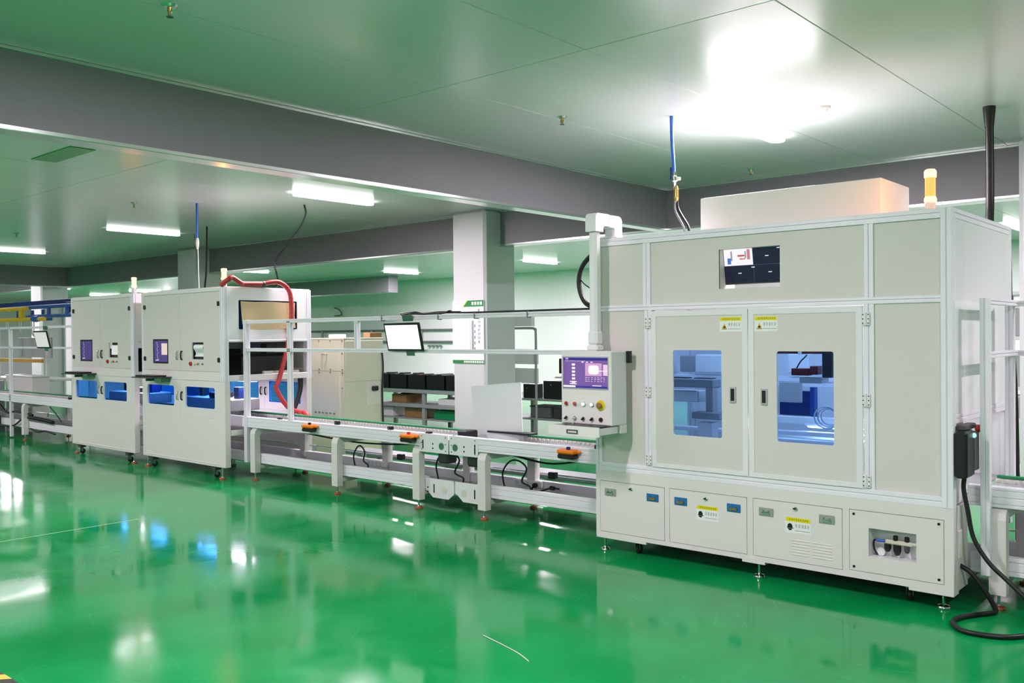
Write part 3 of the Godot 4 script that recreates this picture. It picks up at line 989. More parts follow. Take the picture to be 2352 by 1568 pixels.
func machine_inside(t: Node3D) -> void:
	# what shows through the two blue windows
	var g := alu(t, "gantry_beam", [-3.80, -1.60], [1.20, 1.27], [-6.44, -6.36])
	g.set_meta("label", "aluminium gantry beam inside the machine")
	box(g, "motor_block", [-3.60, -3.36], [1.283, 1.43], [-6.46, -6.34], "white_paint", 0.012)
	box(g, "cover_plate", [-3.81, -3.68], [1.285, 1.415], [-6.52, -6.47], "grey_paint", 0.006)
	var sl := box(t, "slide_unit", [-3.62, -3.21], [1.196, 1.262], [-6.04, -5.92], "belt_grey", 0.008)
	box(sl, "slide_slot", [-3.58, -3.44], [1.255, 1.268], [-6.02, -5.94], "black_plastic", 0.002)
	box(sl, "slide_slot", [-3.38, -3.24], [1.255, 1.268], [-6.02, -5.94], "black_plastic", 0.002)
	var lb := box(t, "lower_slide", [-3.70, -3.40], [1.08, 1.165], [-6.16, -6.02], "white_paint", 0.006)
	box(lb, "slide_post", [-3.35, -3.29], [0.96, 1.20], [-6.14, -6.06], "grey_paint", 0.004)
	box(lb, "slide_carriage", [-3.425, -3.195], [0.960, 1.010], [-6.10, -5.98], "belt_grey", 0.006)
	box(lb, "slide_leg", [-3.385, -3.268], [0.616, 0.935], [-6.10, -6.0], "white_paint", 0.004)
	var rx := box(t, "red_axis", [-2.78, -2.42], [1.450, 1.475], [-6.04, -5.96], "dark_red", 0.004)
	box(rx, "axis_clamp", [-2.585, -2.56], [1.445, 1.48], [-6.045, -5.955], "white_paint", 0.003)
	var hd := box(t, "camera_head", [-2.83, -2.67], [1.30, 1.44], [-6.44, -6.34], "white_paint", 0.006)
	box(hd, "red_cover", [-2.68, -2.556], [1.297, 1.346], [-6.14, -6.06], "dark_red", 0.004)
	box(hd, "red_cover", [-2.546, -2.490], [1.304, 1.364], [-6.14, -6.06], "dark_red", 0.004)
	box(hd, "head_plate", [-2.612, -2.460], [1.245, 1.284], [-6.18, -6.04], "grey_paint", 0.004)
	box(hd, "black_arm", [-2.42, -2.35], [1.29, 1.475], [-6.05, -5.96], "black_plastic", 0.006)
	tube(hd, "sensor_cable", [Vector3(-2.66, 1.34, -6.1), Vector3(-2.63, 1.39, -6.1), Vector3(-2.60, 1.42, -6.1), Vector3(-2.58, 1.44, -6.1)], 0.005, "cable_black")
	box(hd, "hanging_plate", [-2.86, -2.70], [1.09, 1.24], [-6.30, -6.26], "grey_paint", 0.004)
	var dk := box(t, "dark_hatch", [-3.10, -2.82], [0.95, 1.14], [-6.82, -6.79], "navy_paint", 0.004)
	box(dk, "blue_strip", [-2.722, -2.688], [0.96, 1.23], [-6.54, -6.48], "blue_paint", 0.003)
	var cv := box(t, "inner_conveyor", [-3.80, -1.60], [0.84, 0.87], [-6.30, -6.22], "aluminium", 0.004)
	box(cv, "inner_rail", [-2.95, -1.60], [0.935, 0.99], [-6.34, -6.28], "white_paint", 0.004)
	box(cv, "inner_rail", [-2.95, -1.60], [0.885, 0.915], [-6.06, -6.00], "aluminium", 0.004)
	box(cv, "inner_rail", [-2.95, -1.60], [0.855, 0.876], [-5.92, -5.86], "aluminium", 0.004)
	var cp := []
	for k in 26:
		var a := k / 25.0
		cp.append(Vector3(-2.36 + (0.05 + 0.04 * a) * sin(a * 22.0), 1.03 + (0.05 + 0.03 * a) * cos(a * 22.0), -5.96 + 0.1 * a))
	tube(cv, "cable_coil", cp, 0.005, "dim_plastic", 7, 3)
	var il := box(t, "inner_light", [-3.4, -1.9], [2.20, 2.235], [-5.98, -5.86], "white_paint", 0.004)
	box(il, "light_tube", [-3.36, -1.94], [2.19, 2.20], [-5.96, -5.88], "machine_light", 0.0)
	area_light(il, Vector3(-2.65, 2.184, -5.92), Vector2(1.4, 0.08), Vector3.DOWN, INSIDE_LIGHT * 1.4)
	var ib := box(t, "inner_light", [-2.60, -1.75], [0.95, 0.97], [-6.12, -6.09], "white_paint", 0.002)
	box(ib, "light_tube", [-2.58, -1.77], [0.944, 0.951], [-6.118, -6.092], "machine_light", 0.0)
	area_light(ib, Vector3(-2.18, 0.938, -6.105), Vector2(0.8, 0.03), Vector3(0, -1, 0.35).normalized(), INSIDE_LIGHT * 0.5)

# ------------------------------------------------------------------ the swivelling control panel
func pendant_panel() -> void:
	var x0 := -4.047
	var x1 := -3.605
	var zf := -5.20
	var t := thing("control_pendant", "grey control box with a purple screen, hung from a white swivel arm", "control panel", Vector3(-3.82, 0.89, -5.3))
	var e := box(t, "enclosure", [x0, x1], [0.955, 1.476], [zf - 0.19, zf], "base_paint", 0.006)
	box(e, "enclosure_foot", [x0, x1], [0.893, 0.955], [zf - 0.19, zf - 0.11], "base_paint", 0.004)
	box(e, "rear_bracket", [x1 - 0.004, x1 + 0.03], [1.39, 1.475], [zf - 0.215, zf - 0.185], "black_plastic", 0.002)
	var bz := plate(t, "screen_bezel", [x0 + 0.016, x1 - 0.024, 1.205, 1.438], [zf - 0.002, zf + 0.003], [[x0 + 0.022, x1 - 0.030, 1.213, 1.430]], "grey_paint")
	face(bz, "screen", [x0 + 0.022, x1 - 0.030], [1.213, 1.430], zf + 0.0012, "control_screen")
	plate(t, "button_plate", [x0 + 0.012, x1 - 0.012, 0.965, 1.150], [zf - 0.001, zf + 0.0015], [], "base_paint")
	var xs := [-3.994, -3.918, -3.841, -3.768]
	for i in 4:
		var b := cyl(t, "push_button", Vector3(xs[i], 1.10, zf + 0.007), 0.0155, 0.014, "z", "chrome", 18, 0.002)
		cyl(b, "button_cap", Vector3(xs[i], 1.10, zf + 0.015), 0.0125, 0.012, "z", ["red_plastic", "red_rubber", "lit_button", "lit_button"][i], 16, 0.003)
	var es := cyl(t, "emergency_stop", Vector3(-3.695, 1.097, zf + 0.004), 0.037, 0.006, "z", "yellow_plastic", 24, 0.002)
	part(es, "mushroom_button", lathe([Vector2(0.012, 0), Vector2(0.012, 0.014), Vector2(0.021, 0.016), Vector2(0.022, 0.024), Vector2(0.016, 0.030), Vector2(0, 0.031)], 20, "z"), "brown_card", Vector3(-3.695, 1.097, zf + 0.006))
	var knob_x := [-3.998, -3.922, -3.845, -3.769, -3.694]
	for i in 5:
		var k := cyl(t, "selector_switch", Vector3(knob_x[i], 0.996, zf + 0.006), 0.0155, 0.012, "z", "chrome" if i < 4 else "black_plastic", 18, 0.002)
		if i == 1:
			cyl(k, "key", Vector3(knob_x[i], 0.996, zf + 0.02), 0.004, 0.03, "z", "chrome", 8)
			box(k, "key_tag", [knob_x[i] - 0.004, knob_x[i] + 0.004], [0.95, 0.992], [zf + 0.03, zf + 0.033], "ivory_plastic", 0.001)
		elif i < 4:
			var hb := box(k, "switch_wing", [knob_x[i] - 0.013, knob_x[i] + 0.013], [0.991, 1.001], [zf + 0.012, zf + 0.026], "black_plastic", 0.003)
			hb.rotation_degrees.z = 45.0
	# pull-out keyboard drawer
	var dr := plate(t, "keyboard_drawer", [x0 + 0.02, x1 + 0.02, 0.893, 0.960], [-5.03, -5.02], [], "base_paint")
	box(dr, "drawer_tray", [x0 + 0.03, x1 - 0.02], [0.897, 0.905], [zf - 0.1, -5.03], "base_paint", 0.002)
	box(dr, "drawer_side", [x1 - 0.024, x1 - 0.018], [0.897, 0.945], [zf - 0.1, -5.03], "base_paint", 0.002)
	box(dr, "drawer_side", [x0 + 0.026, x0 + 0.032], [0.897, 0.945], [zf - 0.1, -5.03], "base_paint", 0.002)
	var kb := box(dr, "keyboard", [x0 + 0.035, x1 - 0.03], [0.935, 0.958], [zf + 0.01, -5.035], "black_plastic", 0.004)
	kb.set_meta("label", "black keyboard")
	plate(dr, "drawer_grip", [-3.86, -3.765, 0.908, 0.935], [-5.02, -5.014], [[-3.853, -3.772, 0.914, 0.929]], "dark_grey")
	# swivel arm
	var ax := -3.815
	var az := -5.305
	var pole := box(t, "arm_pole", [ax - 0.034, ax + 0.034], [1.575, 2.335], [az - 0.034, az + 0.034], "white_paint", 0.016)
	box(pole, "pole_collar", [ax - 0.046, ax + 0.046], [1.476, 1.52], [az - 0.046, az + 0.046], "white_paint", 0.012)
	box(pole, "pole_socket", [ax - 0.042, ax + 0.042], [1.521, 1.62], [az - 0.042, az + 0.042], "white_paint", 0.014)
	var st := start()
	var poly := PackedVector2Array()
	for p in [[0.048, -0.075], [0.048, 0.02], [0.04, 0.045], [0.02, 0.058], [-0.12, 0.058], [-0.12, -0.03], [-0.06, -0.03], [-0.048, -0.045], [-0.048, -0.075]]:
		poly.append(Vector2(p[0], p[1]))
	add_prism(st, poly, -0.045, 0.045, "x")
	part(t, "arm_elbow", st.commit(), "white_paint", Vector3(ax, 2.405, az))
	st = start()
	poly = PackedVector2Array()
	for p in [[0.115, 0.055], [-0.01, 0.055], [-0.035, 0.045], [-0.048, 0.02], [-0.048, -0.10], [0.048, -0.10], [0.048, -0.045], [0.06, -0.033], [0.115, -0.033]]:
		poly.append(Vector2(p[0], p[1]))
	add_prism(st, poly, -0.043, 0.043, "x")
	var el := part(t, "arm_elbow", st.commit(), "white_paint", Vector3(ax, 2.405, az - 0.242))
	box(el, "arm_flange", [ax - 0.075, ax + 0.075], [2.2965, 2.308], [az - 0.312, az - 0.172], "white_paint", 0.004)

# ------------------------------------------------------------------ the two test cabinets
func test_cabinets() -> void:
	test_cabinet(-12.92, -11.11, "light grey test cabinet beside the blue and yellow pipe frame", false)
	test_cabinet(-10.90, -9.02, "light grey test cabinet with cardboard over its side window and a red hose", true)

func test_cabinet(x0: float, x1: float, label: String, second: bool) -> void:
	var zf := -5.50
	var zb := -6.68
	var t := thing("test_cabinet", label, "cabinet", Vector3((x0 + x1) / 2, 0, (zf + zb) / 2))
	var w := x1 - x0
	var xm := x0 + w * 0.485
	var pw := 0.085
	# body: posts, roof, plinths
	for x in [[x0, x0 + 0.05], [x1 - pw, x1]]:
		alu(t, "frame_post", x, [1.10, 2.155], [zf - 0.06, zf])
		alu(t, "frame_post", x, [1.10, 2.155], [zb, zb + 0.06])
		box(t, "leg_panel", [x[0], x[1]], [0.135, 1.10], [zf - 0.075, zf], "base_paint", 0.006)
		box(t, "leg_panel", [x[0], x[1]], [0.135, 1.10], [zb, zb + 0.075], "base_paint", 0.006)
		# sides of the upper hood, window on the side
		var side := plate(t, "side_panel", [zb + 0.06, zf - 0.06, 1.565, 2.155], [x[1] - 0.014, x[1] - 0.004] if x[1] == x1 else [x[0] + 0.004, x[0] + 0.014], [[-6.48, -5.69, 1.685, 2.015]], "gloss_white", "x", 0.012)
		var px: float = x[1] - 0.02 if x[1] == x1 else x[0] + 0.02
		box(side, "side_window", [px - 0.003, px + 0.003], [1.675, 2.025], [-6.49, -5.68], "deep_blue_acrylic", 0.0)
		box(t, "side_rail", [x1 - 0.05, x1] if x[1] == x1 else [x0, x0 + 0.05], [1.54, 1.565], [zb + 0.06, zf - 0.06], "white_paint", 0.003)
		box(t, "side_rail", [x1 - 0.05, x1] if x[1] == x1 else [x0, x0 + 0.05], [1.10, 1.168], [zb + 0.06, zf - 0.06], "base_paint", 0.003)
		box(t, "side_rail", [x1 - 0.05, x1] if x[1] == x1 else [x0, x0 + 0.05], [0.49, 0.55], [zb + 0.075, zf - 0.075], "base_paint", 0.003)
	box(t, "roof_panel", [x0 + 0.01, x1 - 0.01], [2.14, 2.165], [zb + 0.01, zf - 0.01], "white_paint", 0.003)
	box(t, "shelf", [x0 + 0.05, x1 - 0.05], [1.10, 1.13], [zb + 0.06, zf - 0.06], "base_paint", 0.003)
	for sgn in [1.0, -1.0]:
		var z: float = zf if sgn > 0 else zb
		var a: Array = [z - 0.02, z - 0.006] if sgn > 0 else [z + 0.006, z + 0.02]
		# header, middle rail, lower fixed panel
		box(t, "header_rail", [x0 + 0.05, x1 - pw], [2.115, 2.155], a, "white_paint", 0.003)
		box(t, "middle_rail", [x0 + 0.05, x1 - pw], [1.10, 1.205], a, "base_paint", 0.003)
		box(t, "lower_panel", [x0 + 0.05, x1 - pw], [0.135, 0.668], a, "base_paint", 0.003)
		box(t, "skirt", [x0 + 0.05, x1 - pw], [0.16, 0.172], [a[1], a[1] + 0.004] if sgn > 0 else [a[0] - 0.004, a[0]], "base_paint", 0.001)
		# upper doors
		for k in 2:
			var dx: Array = [[x0 + 0.052, xm - 0.0015], [xm + 0.0015, x1 - pw - 0.002]][k]
			var holes := []
			if sgn > 0:
				holes = [[[x0 + 0.27, x0 + 0.645, 1.285, 1.58]], [[x1 - 0.69, x1 - 0.44, 1.345, 1.54]]][k]
			var up := plate(t, "upper_door", [dx[0], dx[1], 1.208, 2.112], [a[0], a[1] + 0.002], holes, "panel_paint")
			if sgn > 0:
				for y in [1.975, 1.342]:
					box(up, "corner_hinge", [dx[0] + 0.012, dx[0] + 0.052] if k == 0 else [dx[1] - 0.04, dx[1]], [y - 0.027, y + 0.027], [zf - 0.004, zf + 0.014], "black_plastic", 0.008)
				var hx: float = xm - 0.045 if k == 0 else xm + 0.055
				var hd := tube(up, "pull_handle", [Vector3(hx, 1.435, zf - 0.004), Vector3(hx, 1.43, zf + 0.012), Vector3(hx, 1.385, zf + 0.016), Vector3(hx, 1.345, zf + 0.012), Vector3(hx, 1.338, zf - 0.004)], 0.0085, "chrome" if k == 0 else "black_plastic", 8, 4)
				hd.set_meta("label", "chrome pull handle" if k == 0 else "black pull handle")
				if k == 0:
					var mo := box(up, "screen_frame", [x0 + 0.272, x0 + 0.643], [1.287, 1.578], [zf - 0.03, zf - 0.008], "black_plastic", 0.004)
					face(mo, "screen", [x0 + 0.30, x0 + 0.615], [1.305, 1.56], zf - 0.0072, "purple_screen_window" if second else "purple_screen")
				else:
					var rc := box(up, "label_printer", [x1 - 0.688, x1 - 0.442], [1.347, 1.538], [zf - 0.08, zf - 0.05], "dark_grey", 0.004)
					var st := start()
					if second:
						# a sheet of paper curling out
						var prev := []
						for i in 9:
							var q := i / 8.0
							var row := [Vector3(-0.105 + 0.01 * sin(q * 5), 0.075 - 0.14 * q, 0.02 * sin(q * 6.0)), Vector3(0.105 + 0.006 * sin(q * 4), 0.075 - 0.14 * q, 0.02 * sin(q * 6.0))]
							if i > 0:
								quad(st, prev[0], prev[1], row[1], row[0], Vector3(0, 0, 1))
								quad(st, prev[0] - Vector3(0, 0, 0.001), prev[1] - Vector3(0, 0, 0.001), row[1] - Vector3(0, 0, 0.001), row[0] - Vector3(0, 0, 0.001), Vector3(0, 0, -1))
							prev = row
						part(rc, "paper", st.commit(), "sheet_white", Vector3(x1 - 0.565, 1.44, zf - 0.025))
					else:
						add_box(st, Vector3.ZERO, Vector3(0.2, 0.125, 0.004), 0.002)
						part(rc, "screen", st.commit(), "dim_screen", Vector3(x1 - 0.565, 1.442, zf - 0.03))
					for i in 4:
						cyl(up, "panel_button", Vector3(x1 - 0.715 + [0.0, 0.09, 0.165, 0.26][i], 1.292, zf + 0.004), [0.024, 0.015, 0.013, 0.009][i], 0.02, "z", ["red_plastic", "ivory_plastic", "brass", "grey_plastic"][i], 14, 0.004)
		# lower doors with blue windows
		for k in 2:
			var dx: Array = [[x0 + 0.052, xm - 0.0015], [xm + 0.0015, x1 - pw - 0.002]][k]
			var win: Array = [[x0 + 0.125, x0 + 0.77, 0.785, 1.025], [x1 - 0.845, x1 - 0.21, 0.785, 1.025]][k]
			var lo := plate(t, "lower_door", [dx[0], dx[1], 0.672, 1.097], [a[0], a[1] + 0.002], [win], "base_paint", "z", 0.03)
			box(lo, "window_pane", [win[0] - 0.01, win[1] + 0.01], [win[2] - 0.01, win[3] + 0.01], [a[0] - 0.006, a[0] - 0.001] if sgn > 0 else [a[1] + 0.003, a[1] + 0.008], "deep_blue_acrylic", 0.0)
			var hx: float = xm - 0.05 if k == 0 else xm + 0.05
			var hz: float = zf if sgn > 0 else zb + 0.035
			var hh := tube(lo, "pull_handle", [Vector3(hx, 0.955, hz - 0.004), Vector3(hx, 0.95, hz + 0.012), Vector3(hx, 0.91, hz + 0.016), Vector3(hx, 0.87, hz + 0.012), Vector3(hx, 0.865, hz - 0.004)], 0.0085, "chrome" if k == 0 and sgn > 0 else "black_plastic", 8, 4)
			hh.set_meta("label", "chrome pull handle" if k == 0 and sgn > 0 else "black pull handle")
	# keyboard shelf
	var kx: float = x0 + (0.24 if second else 0.28)
	var ks := box(t, "keyboard_shelf", [kx, kx + 0.48], [1.118, 1.130], [zf - 0.02, zf + 0.26], "dark_grey", 0.003)
	box(ks, "keyboard", [kx + 0.02, kx + 0.46], [1.130, 1.150], [zf + 0.05, zf + 0.22], "black_plastic", 0.005)
	for s in [kx + 0.05, kx + 0.43]:
		box(ks, "shelf_bracket", [s - 0.01, s + 0.01], [1.07, 1.118], [zf - 0.004, zf + 0.1], "green_pad", 0.003)
	# inside: instruments on the shelf, light over the belt
	var xi := x0 + 0.12
	var i1 := box(t, "instrument", [x1 - 0.60, x1 - 0.10], [1.135, 1.40], [zf - 0.95, zf - 0.30], "black_plastic", 0.03)
	i1.set_meta("label", "dark instrument on the inner shelf")
	box(i1, "instrument_tray", [x1 - 0.66, x1 - 0.06], [1.150, 1.20], [zf - 1.05, zf - 0.55], "ivory_plastic", 0.01)
	box(i1, "instrument_column", [x1 - 0.36, x1 - 0.22], [1.3, 1.52], [zf - 0.85, zf - 0.7], "dark_grey", 0.01)
	var i2 := box(t, "instrument", [xi + 0.1, xi + 0.7], [1.131, 1.45], [zf - 0.9, zf - 0.35], "dark_grey", 0.02)
	i2.set_meta("label", "grey instrument on the inner shelf")
	var fx := box(t, "test_fixture", [xi + 0.25, x1 - 0.45], [0.72, 0.86], [zf - 0.75, zf - 0.35], "grey_paint", 0.01)
	box(fx, "fixture_post", [xi + 0.3, xi + 0.36], [0.86, 1.08], [zf - 0.6, zf - 0.54], "black_plastic", 0.004)
	box(fx, "fixture_post", [x1 - 0.62, x1 - 0.52], [0.86, 1.0], [zf - 0.62, zf - 0.5], "navy_paint", 0.004)
	box(fx, "fixture_post", [xi + 0.75, xi + 0.95], [0.86, 0.93], [zf - 0.62, zf - 0.4], "black_plastic", 0.01)
	var il := box(t, "inner_light", [x0 + 0.3, x1 - 0.25], [1.075, 1.10], [-6.12, -6.0], "white_paint", 0.003)
	box(il, "light_tube", [x0 + 0.32, x1 - 0.27], [1.068, 1.075], [-6.10, -6.02], "machine_light", 0.0)
	area_light(il, Vector3((x0 + x1) / 2, 1.062, -6.06), Vector2(1.2, 0.08), Vector3.DOWN, 0.7, Color(0.98, 0.92, 1.0))
	# feet, casters, beacon
	for fx2 in [x0 + 0.03, x1 - 0.125 if second else x1 - 0.1]:
		for fz in [zf - 0.04, zb + 0.05]:
			levelling_foot(t, Vector3(fx2 + (0.02 if fx2 < x1 - 0.5 else 0.0), 0, fz), 0.14, "foot_rubber")
			caster(t, Vector3(fx2 + (0.13 if fx2 < x1 - 0.5 else -0.16), 0, fz - 0.03))
			box(t, "caster_plate", [fx2 + (0.13 if fx2 < x1 - 0.5 else -0.16) - 0.04, fx2 + (0.13 if fx2 < x1 - 0.5 else -0.16) + 0.04], [0.09, 0.136], [fz - 0.06, fz + 0.02], "dark_grey", 0.003)
	beacon(t, Vector3(x1 - 0.042, 2.156, zf - 0.035), 0.085, 0.125, 0.030, 0.06, "beacon_hot")
	if second:
		# sheet of card taped over the side window
		var st := start()
		var poly := PackedVector2Array([Vector2(-6.455, 1.700), Vector2(-6.2, 1.683), Vector2(-5.95, 1.676), Vector2(-5.78, 1.690), Vector2(-5.735, 1.745), Vector2(-5.715, 2.003), Vector2(-5.9, 1.998), Vector2(-6.1, 2.004), Vector2(-6.3, 1.999), Vector2(-6.45, 2.0), Vector2(-6.44, 1.85)])
		add_prism(st, poly, 0.0, 0.004, "x")
		var cb := part(t, "cardboard_sheet", st.commit(), "cardboard", Vector3(x1 - 0.004, 0, 0))
		cb.set_meta("label", "tan cardboard taped over the window")

# ------------------------------------------------------------------ the two-tier conveyor
func conveyor(label: String, x0: float, x1: float, legs: Array, joint: Array) -> Node3D:
	var t := thing("conveyor", label, "conveyor", Vector3((x0 + x1) / 2, 0, -6.08), "two-tier conveyor sections of the line")
	var ra := x0
	var rb := x1
	if joint.size() > 0:
		if joint[0] < (x0 + x1) / 2:
			ra = joint[1]
		else:
			rb = joint[0]
	# upper tier
	alu(t, "side_rail", [ra, rb], [0.585, 0.702], [-5.78, -5.72])
	alu(t, "side_rail", [x0, x1], [0.548, 0.662], [-6.44, -6.38])
	box(t, "deck_plate", [x0, x1], [0.60, 0.606], [-6.38, -5.78], "belt_grey", 0.0)
	for z in [-6.375, -5.82]:
		box(t, "belt_track", [x0, x1], [0.606, 0.655], [z - 0.012, z + 0.012], "white_paint", 0.002)
		var bl := box(t, "drive_belt", [x0 + 0.01, x1 - 0.01], [0.662, 0.678], [z - 0.02, z + 0.018], "green_belt", 0.004)
		bl.set_meta("label", "green drive belt")
	var st := start()
	var n := int((x1 - x0) / 0.05)
	for k in n:
		add_box(st, Vector3(-(x1 - x0) / 2 + 0.05 * (k + 0.5), 0, 0), Vector3(0.028, 0.022, 0.012), 0.003)
	var ch := part(t, "roller_chain", st.commit(), "ivory_plastic", Vector3((x0 + x1) / 2, 0.646, -6.345))
	ch.set_meta("kind", "stuff")
	# lower tier
	alu(t, "side_rail", [ra, rb], [0.185, 0.292], [-5.84, -5.785])
	alu(t, "side_rail", [x0, x1], [0.172, 0.262], [-6.44, -6.385])
	box(t, "deck_plate", [x0, x1], [0.165, 0.171], [-6.385, -5.84], "steel", 0.0)
	cyl(t, "guide_rod", Vector3((x0 + x1) / 2, 0.318, -6.46), 0.008, x1 - x0 - 0.04, "x", "chrome", 8)
	var k := x0 + 0.3
	while k < x1 - 0.1:
		box(t, "rod_clamp", [k - 0.012, k + 0.012], [0.262, 0.332], [-6.475, -6.44], "grey_paint", 0.003)
		k += 0.9
	# legs: bent portal frames standing across the line
	for lx in legs:
		var ls := start()
		var poly := PackedVector2Array()
		for p in [[0.0, 0.085], [0.0, 0.515], [-0.012, 0.556], [-0.035, 0.578], [-0.07, 0.585], [-0.67, 0.585], [-0.705, 0.578], [-0.728, 0.556], [-0.74, 0.515], [-0.74, 0.085], [-0.67, 0.085], [-0.67, 0.50], [-0.65, 0.522], [-0.09, 0.522], [-0.07, 0.50], [-0.07, 0.085]]:
			poly.append(Vector2(p[0], p[1]))
		add_prism(ls, poly, -0.045, 0.045, "x")
		var lg := part(t, "leg_frame", ls.commit(), "base_paint", Vector3(lx, 0, -5.705))
		box(lg, "cross_bar", [lx - 0.03, lx + 0.03], [0.125, 0.165], [-6.38, -5.77], "base_paint", 0.004)
		for z in [-5.74, -6.41]:
			levelling_foot(lg, Vector3(lx, 0, z), 0.09, "foot_rubber")
	# perforated joint plates
	if joint.size() > 0:
		var a: float = joint[0]
		var b: float = joint[1]
		var up := plate(t, "joint_plate", [a, b, 0.535, 0.702], [-5.722, -5.714], [], "white_paint")
		var s := 1.0 if joint[0] > (x0 + x1) / 2 else -1.0
		var c := (a + b) / 2
		cyl(up, "port_cover", Vector3(c + 0.10 * s, 0.60, -5.713), 0.032, 0.004, "z", "green_pad", 20)
		box(up, "slot", [c - 0.14 * s - 0.007, c - 0.14 * s + 0.007], [0.565, 0.645], [-5.7145, -5.7125], "black_plastic", 0.0)
		for sy in [0.575, 0.615]:
			cyl(up, "bolt_hole", Vector3(c - 0.01 * s, sy, -5.713), 0.008, 0.003, "z", "black_plastic", 10)
		for sx in [a + 0.03, b - 0.03]:
			for sy in [0.56, 0.62, 0.68]:
				cyl(up, "bolt", Vector3(sx, sy, -5.712), 0.006, 0.006, "z", "steel", 8)
		var lp := start()
		var q := PackedVector2Array([Vector2(a, 0.285), Vector2(b, 0.285), Vector2(b, 0.165), Vector2(b - 0.07, 0.112), Vector2(a + 0.10, 0.112), Vector2(a + 0.03, 0.165), Vector2(a, 0.175)])
		add_prism(lp, q, -5.79, -5.782, "z")
		var low := part(t, "joint_plate", lp.commit(), "white_paint", Vector3.ZERO)
		cyl(low, "port_cover", Vector3(c + 0.06 * s, 0.19, -5.781), 0.034, 0.004, "z", "ivory_plastic", 20)
		box(low, "slot", [c - 0.07 * s - 0.007, c - 0.07 * s + 0.007], [0.155, 0.235], [-5.7825, -5.7805], "black_plastic", 0.0)
		for sy in [0.16, 0.20]:
			cyl(low, "bolt_hole", Vector3(c - 0.15 * s, sy, -5.781), 0.008, 0.003, "z", "black_plastic", 10)
		box(t, "joint_bracket", [a + 0.02, b - 0.02], [0.655, 0.70], [-5.80, -5.735], "aluminium", 0.004)
		box(t, "drive_motor", [c - 0.09, c + 0.05], [0.42, 0.53], [-5.98, -5.84], "dark_grey", 0.02)
	if legs.size() > 0 and x0 > -10.0 and x1 < -3.0:
		for lx in legs:
			var o := Vector3(lx + 0.12, 0.0, -5.90)
			if lx < -8.0:
				continue
			var s := 1.0 + 0.35 * sin(lx * 7.0)
			tube(t, "drive_cable", [o + Vector3(0.0, 0.20, 0), o + Vector3(-0.03, 0.34 + 0.04 * s, 0.02), o + Vector3(0.05 * s, 0.42 + 0.07 * s, 0.03), o + Vector3(0.14 * s, 0.45 + 0.06 * s, 0.03), o + Vector3(0.21 * s, 0.40 + 0.05 * s, 0.02), o + Vector3(0.15 * s, 0.34, 0.0), o + Vector3(0.22 * s, 0.29, -0.02), o + Vector3(0.17 * s, 0.18, -0.03)], 0.008, "cable_black", 7)
			box(t, "sensor_bracket", [lx + 0.22, lx + 0.30], [0.30, 0.36], [-6.40, -6.34], "black_plastic", 0.008)
		tube(t, "drive_cable", [Vector3(x0 + 0.3, 0.57, -6.0), Vector3((x0 + x1) / 2, 0.50, -6.0), Vector3(x1 - 0.5, 0.56, -6.0)], 0.009, "cable_black", 6)
	return t

func conveyors() -> void:
	conveyor("conveyor section with green belt beside the grey test cabinets", -8.98, -5.725, [-8.80, -7.345, -6.145], [-6.10, -5.73])
	conveyor("short conveyor section running into the tall inspection machine", -5.72, -3.94, [-5.32], [-5.715, -5.37])
	conveyor("conveyor section inside the two grey test cabinets", -12.97, -8.985, [], [])
	conveyor("conveyor section under the small tablet and pipe rails", -18.2, -12.98, [-15.2, -17.6], [])
	conveyor("conveyor section leaving the tall inspection machine", -1.46, 1.2, [-1.30, 0.6], [])
	var r := thing("return_conveyor", "low flat grey return belt behind the two-tier conveyor", "conveyor", Vector3(-6.3, 0, -6.93))
	box(r, "belt_bed", [-8.5, -4.0], [0.21, 0.25], [-7.10, -6.76], "belt_grey", 0.004)
	for x in [-8.3, -6.9, -5.5, -4.2]:
		box(r, "leg", [x - 0.03, x + 0.03], [0.0, 0.21], [-7.06, -6.80], "base_paint", 0.004)

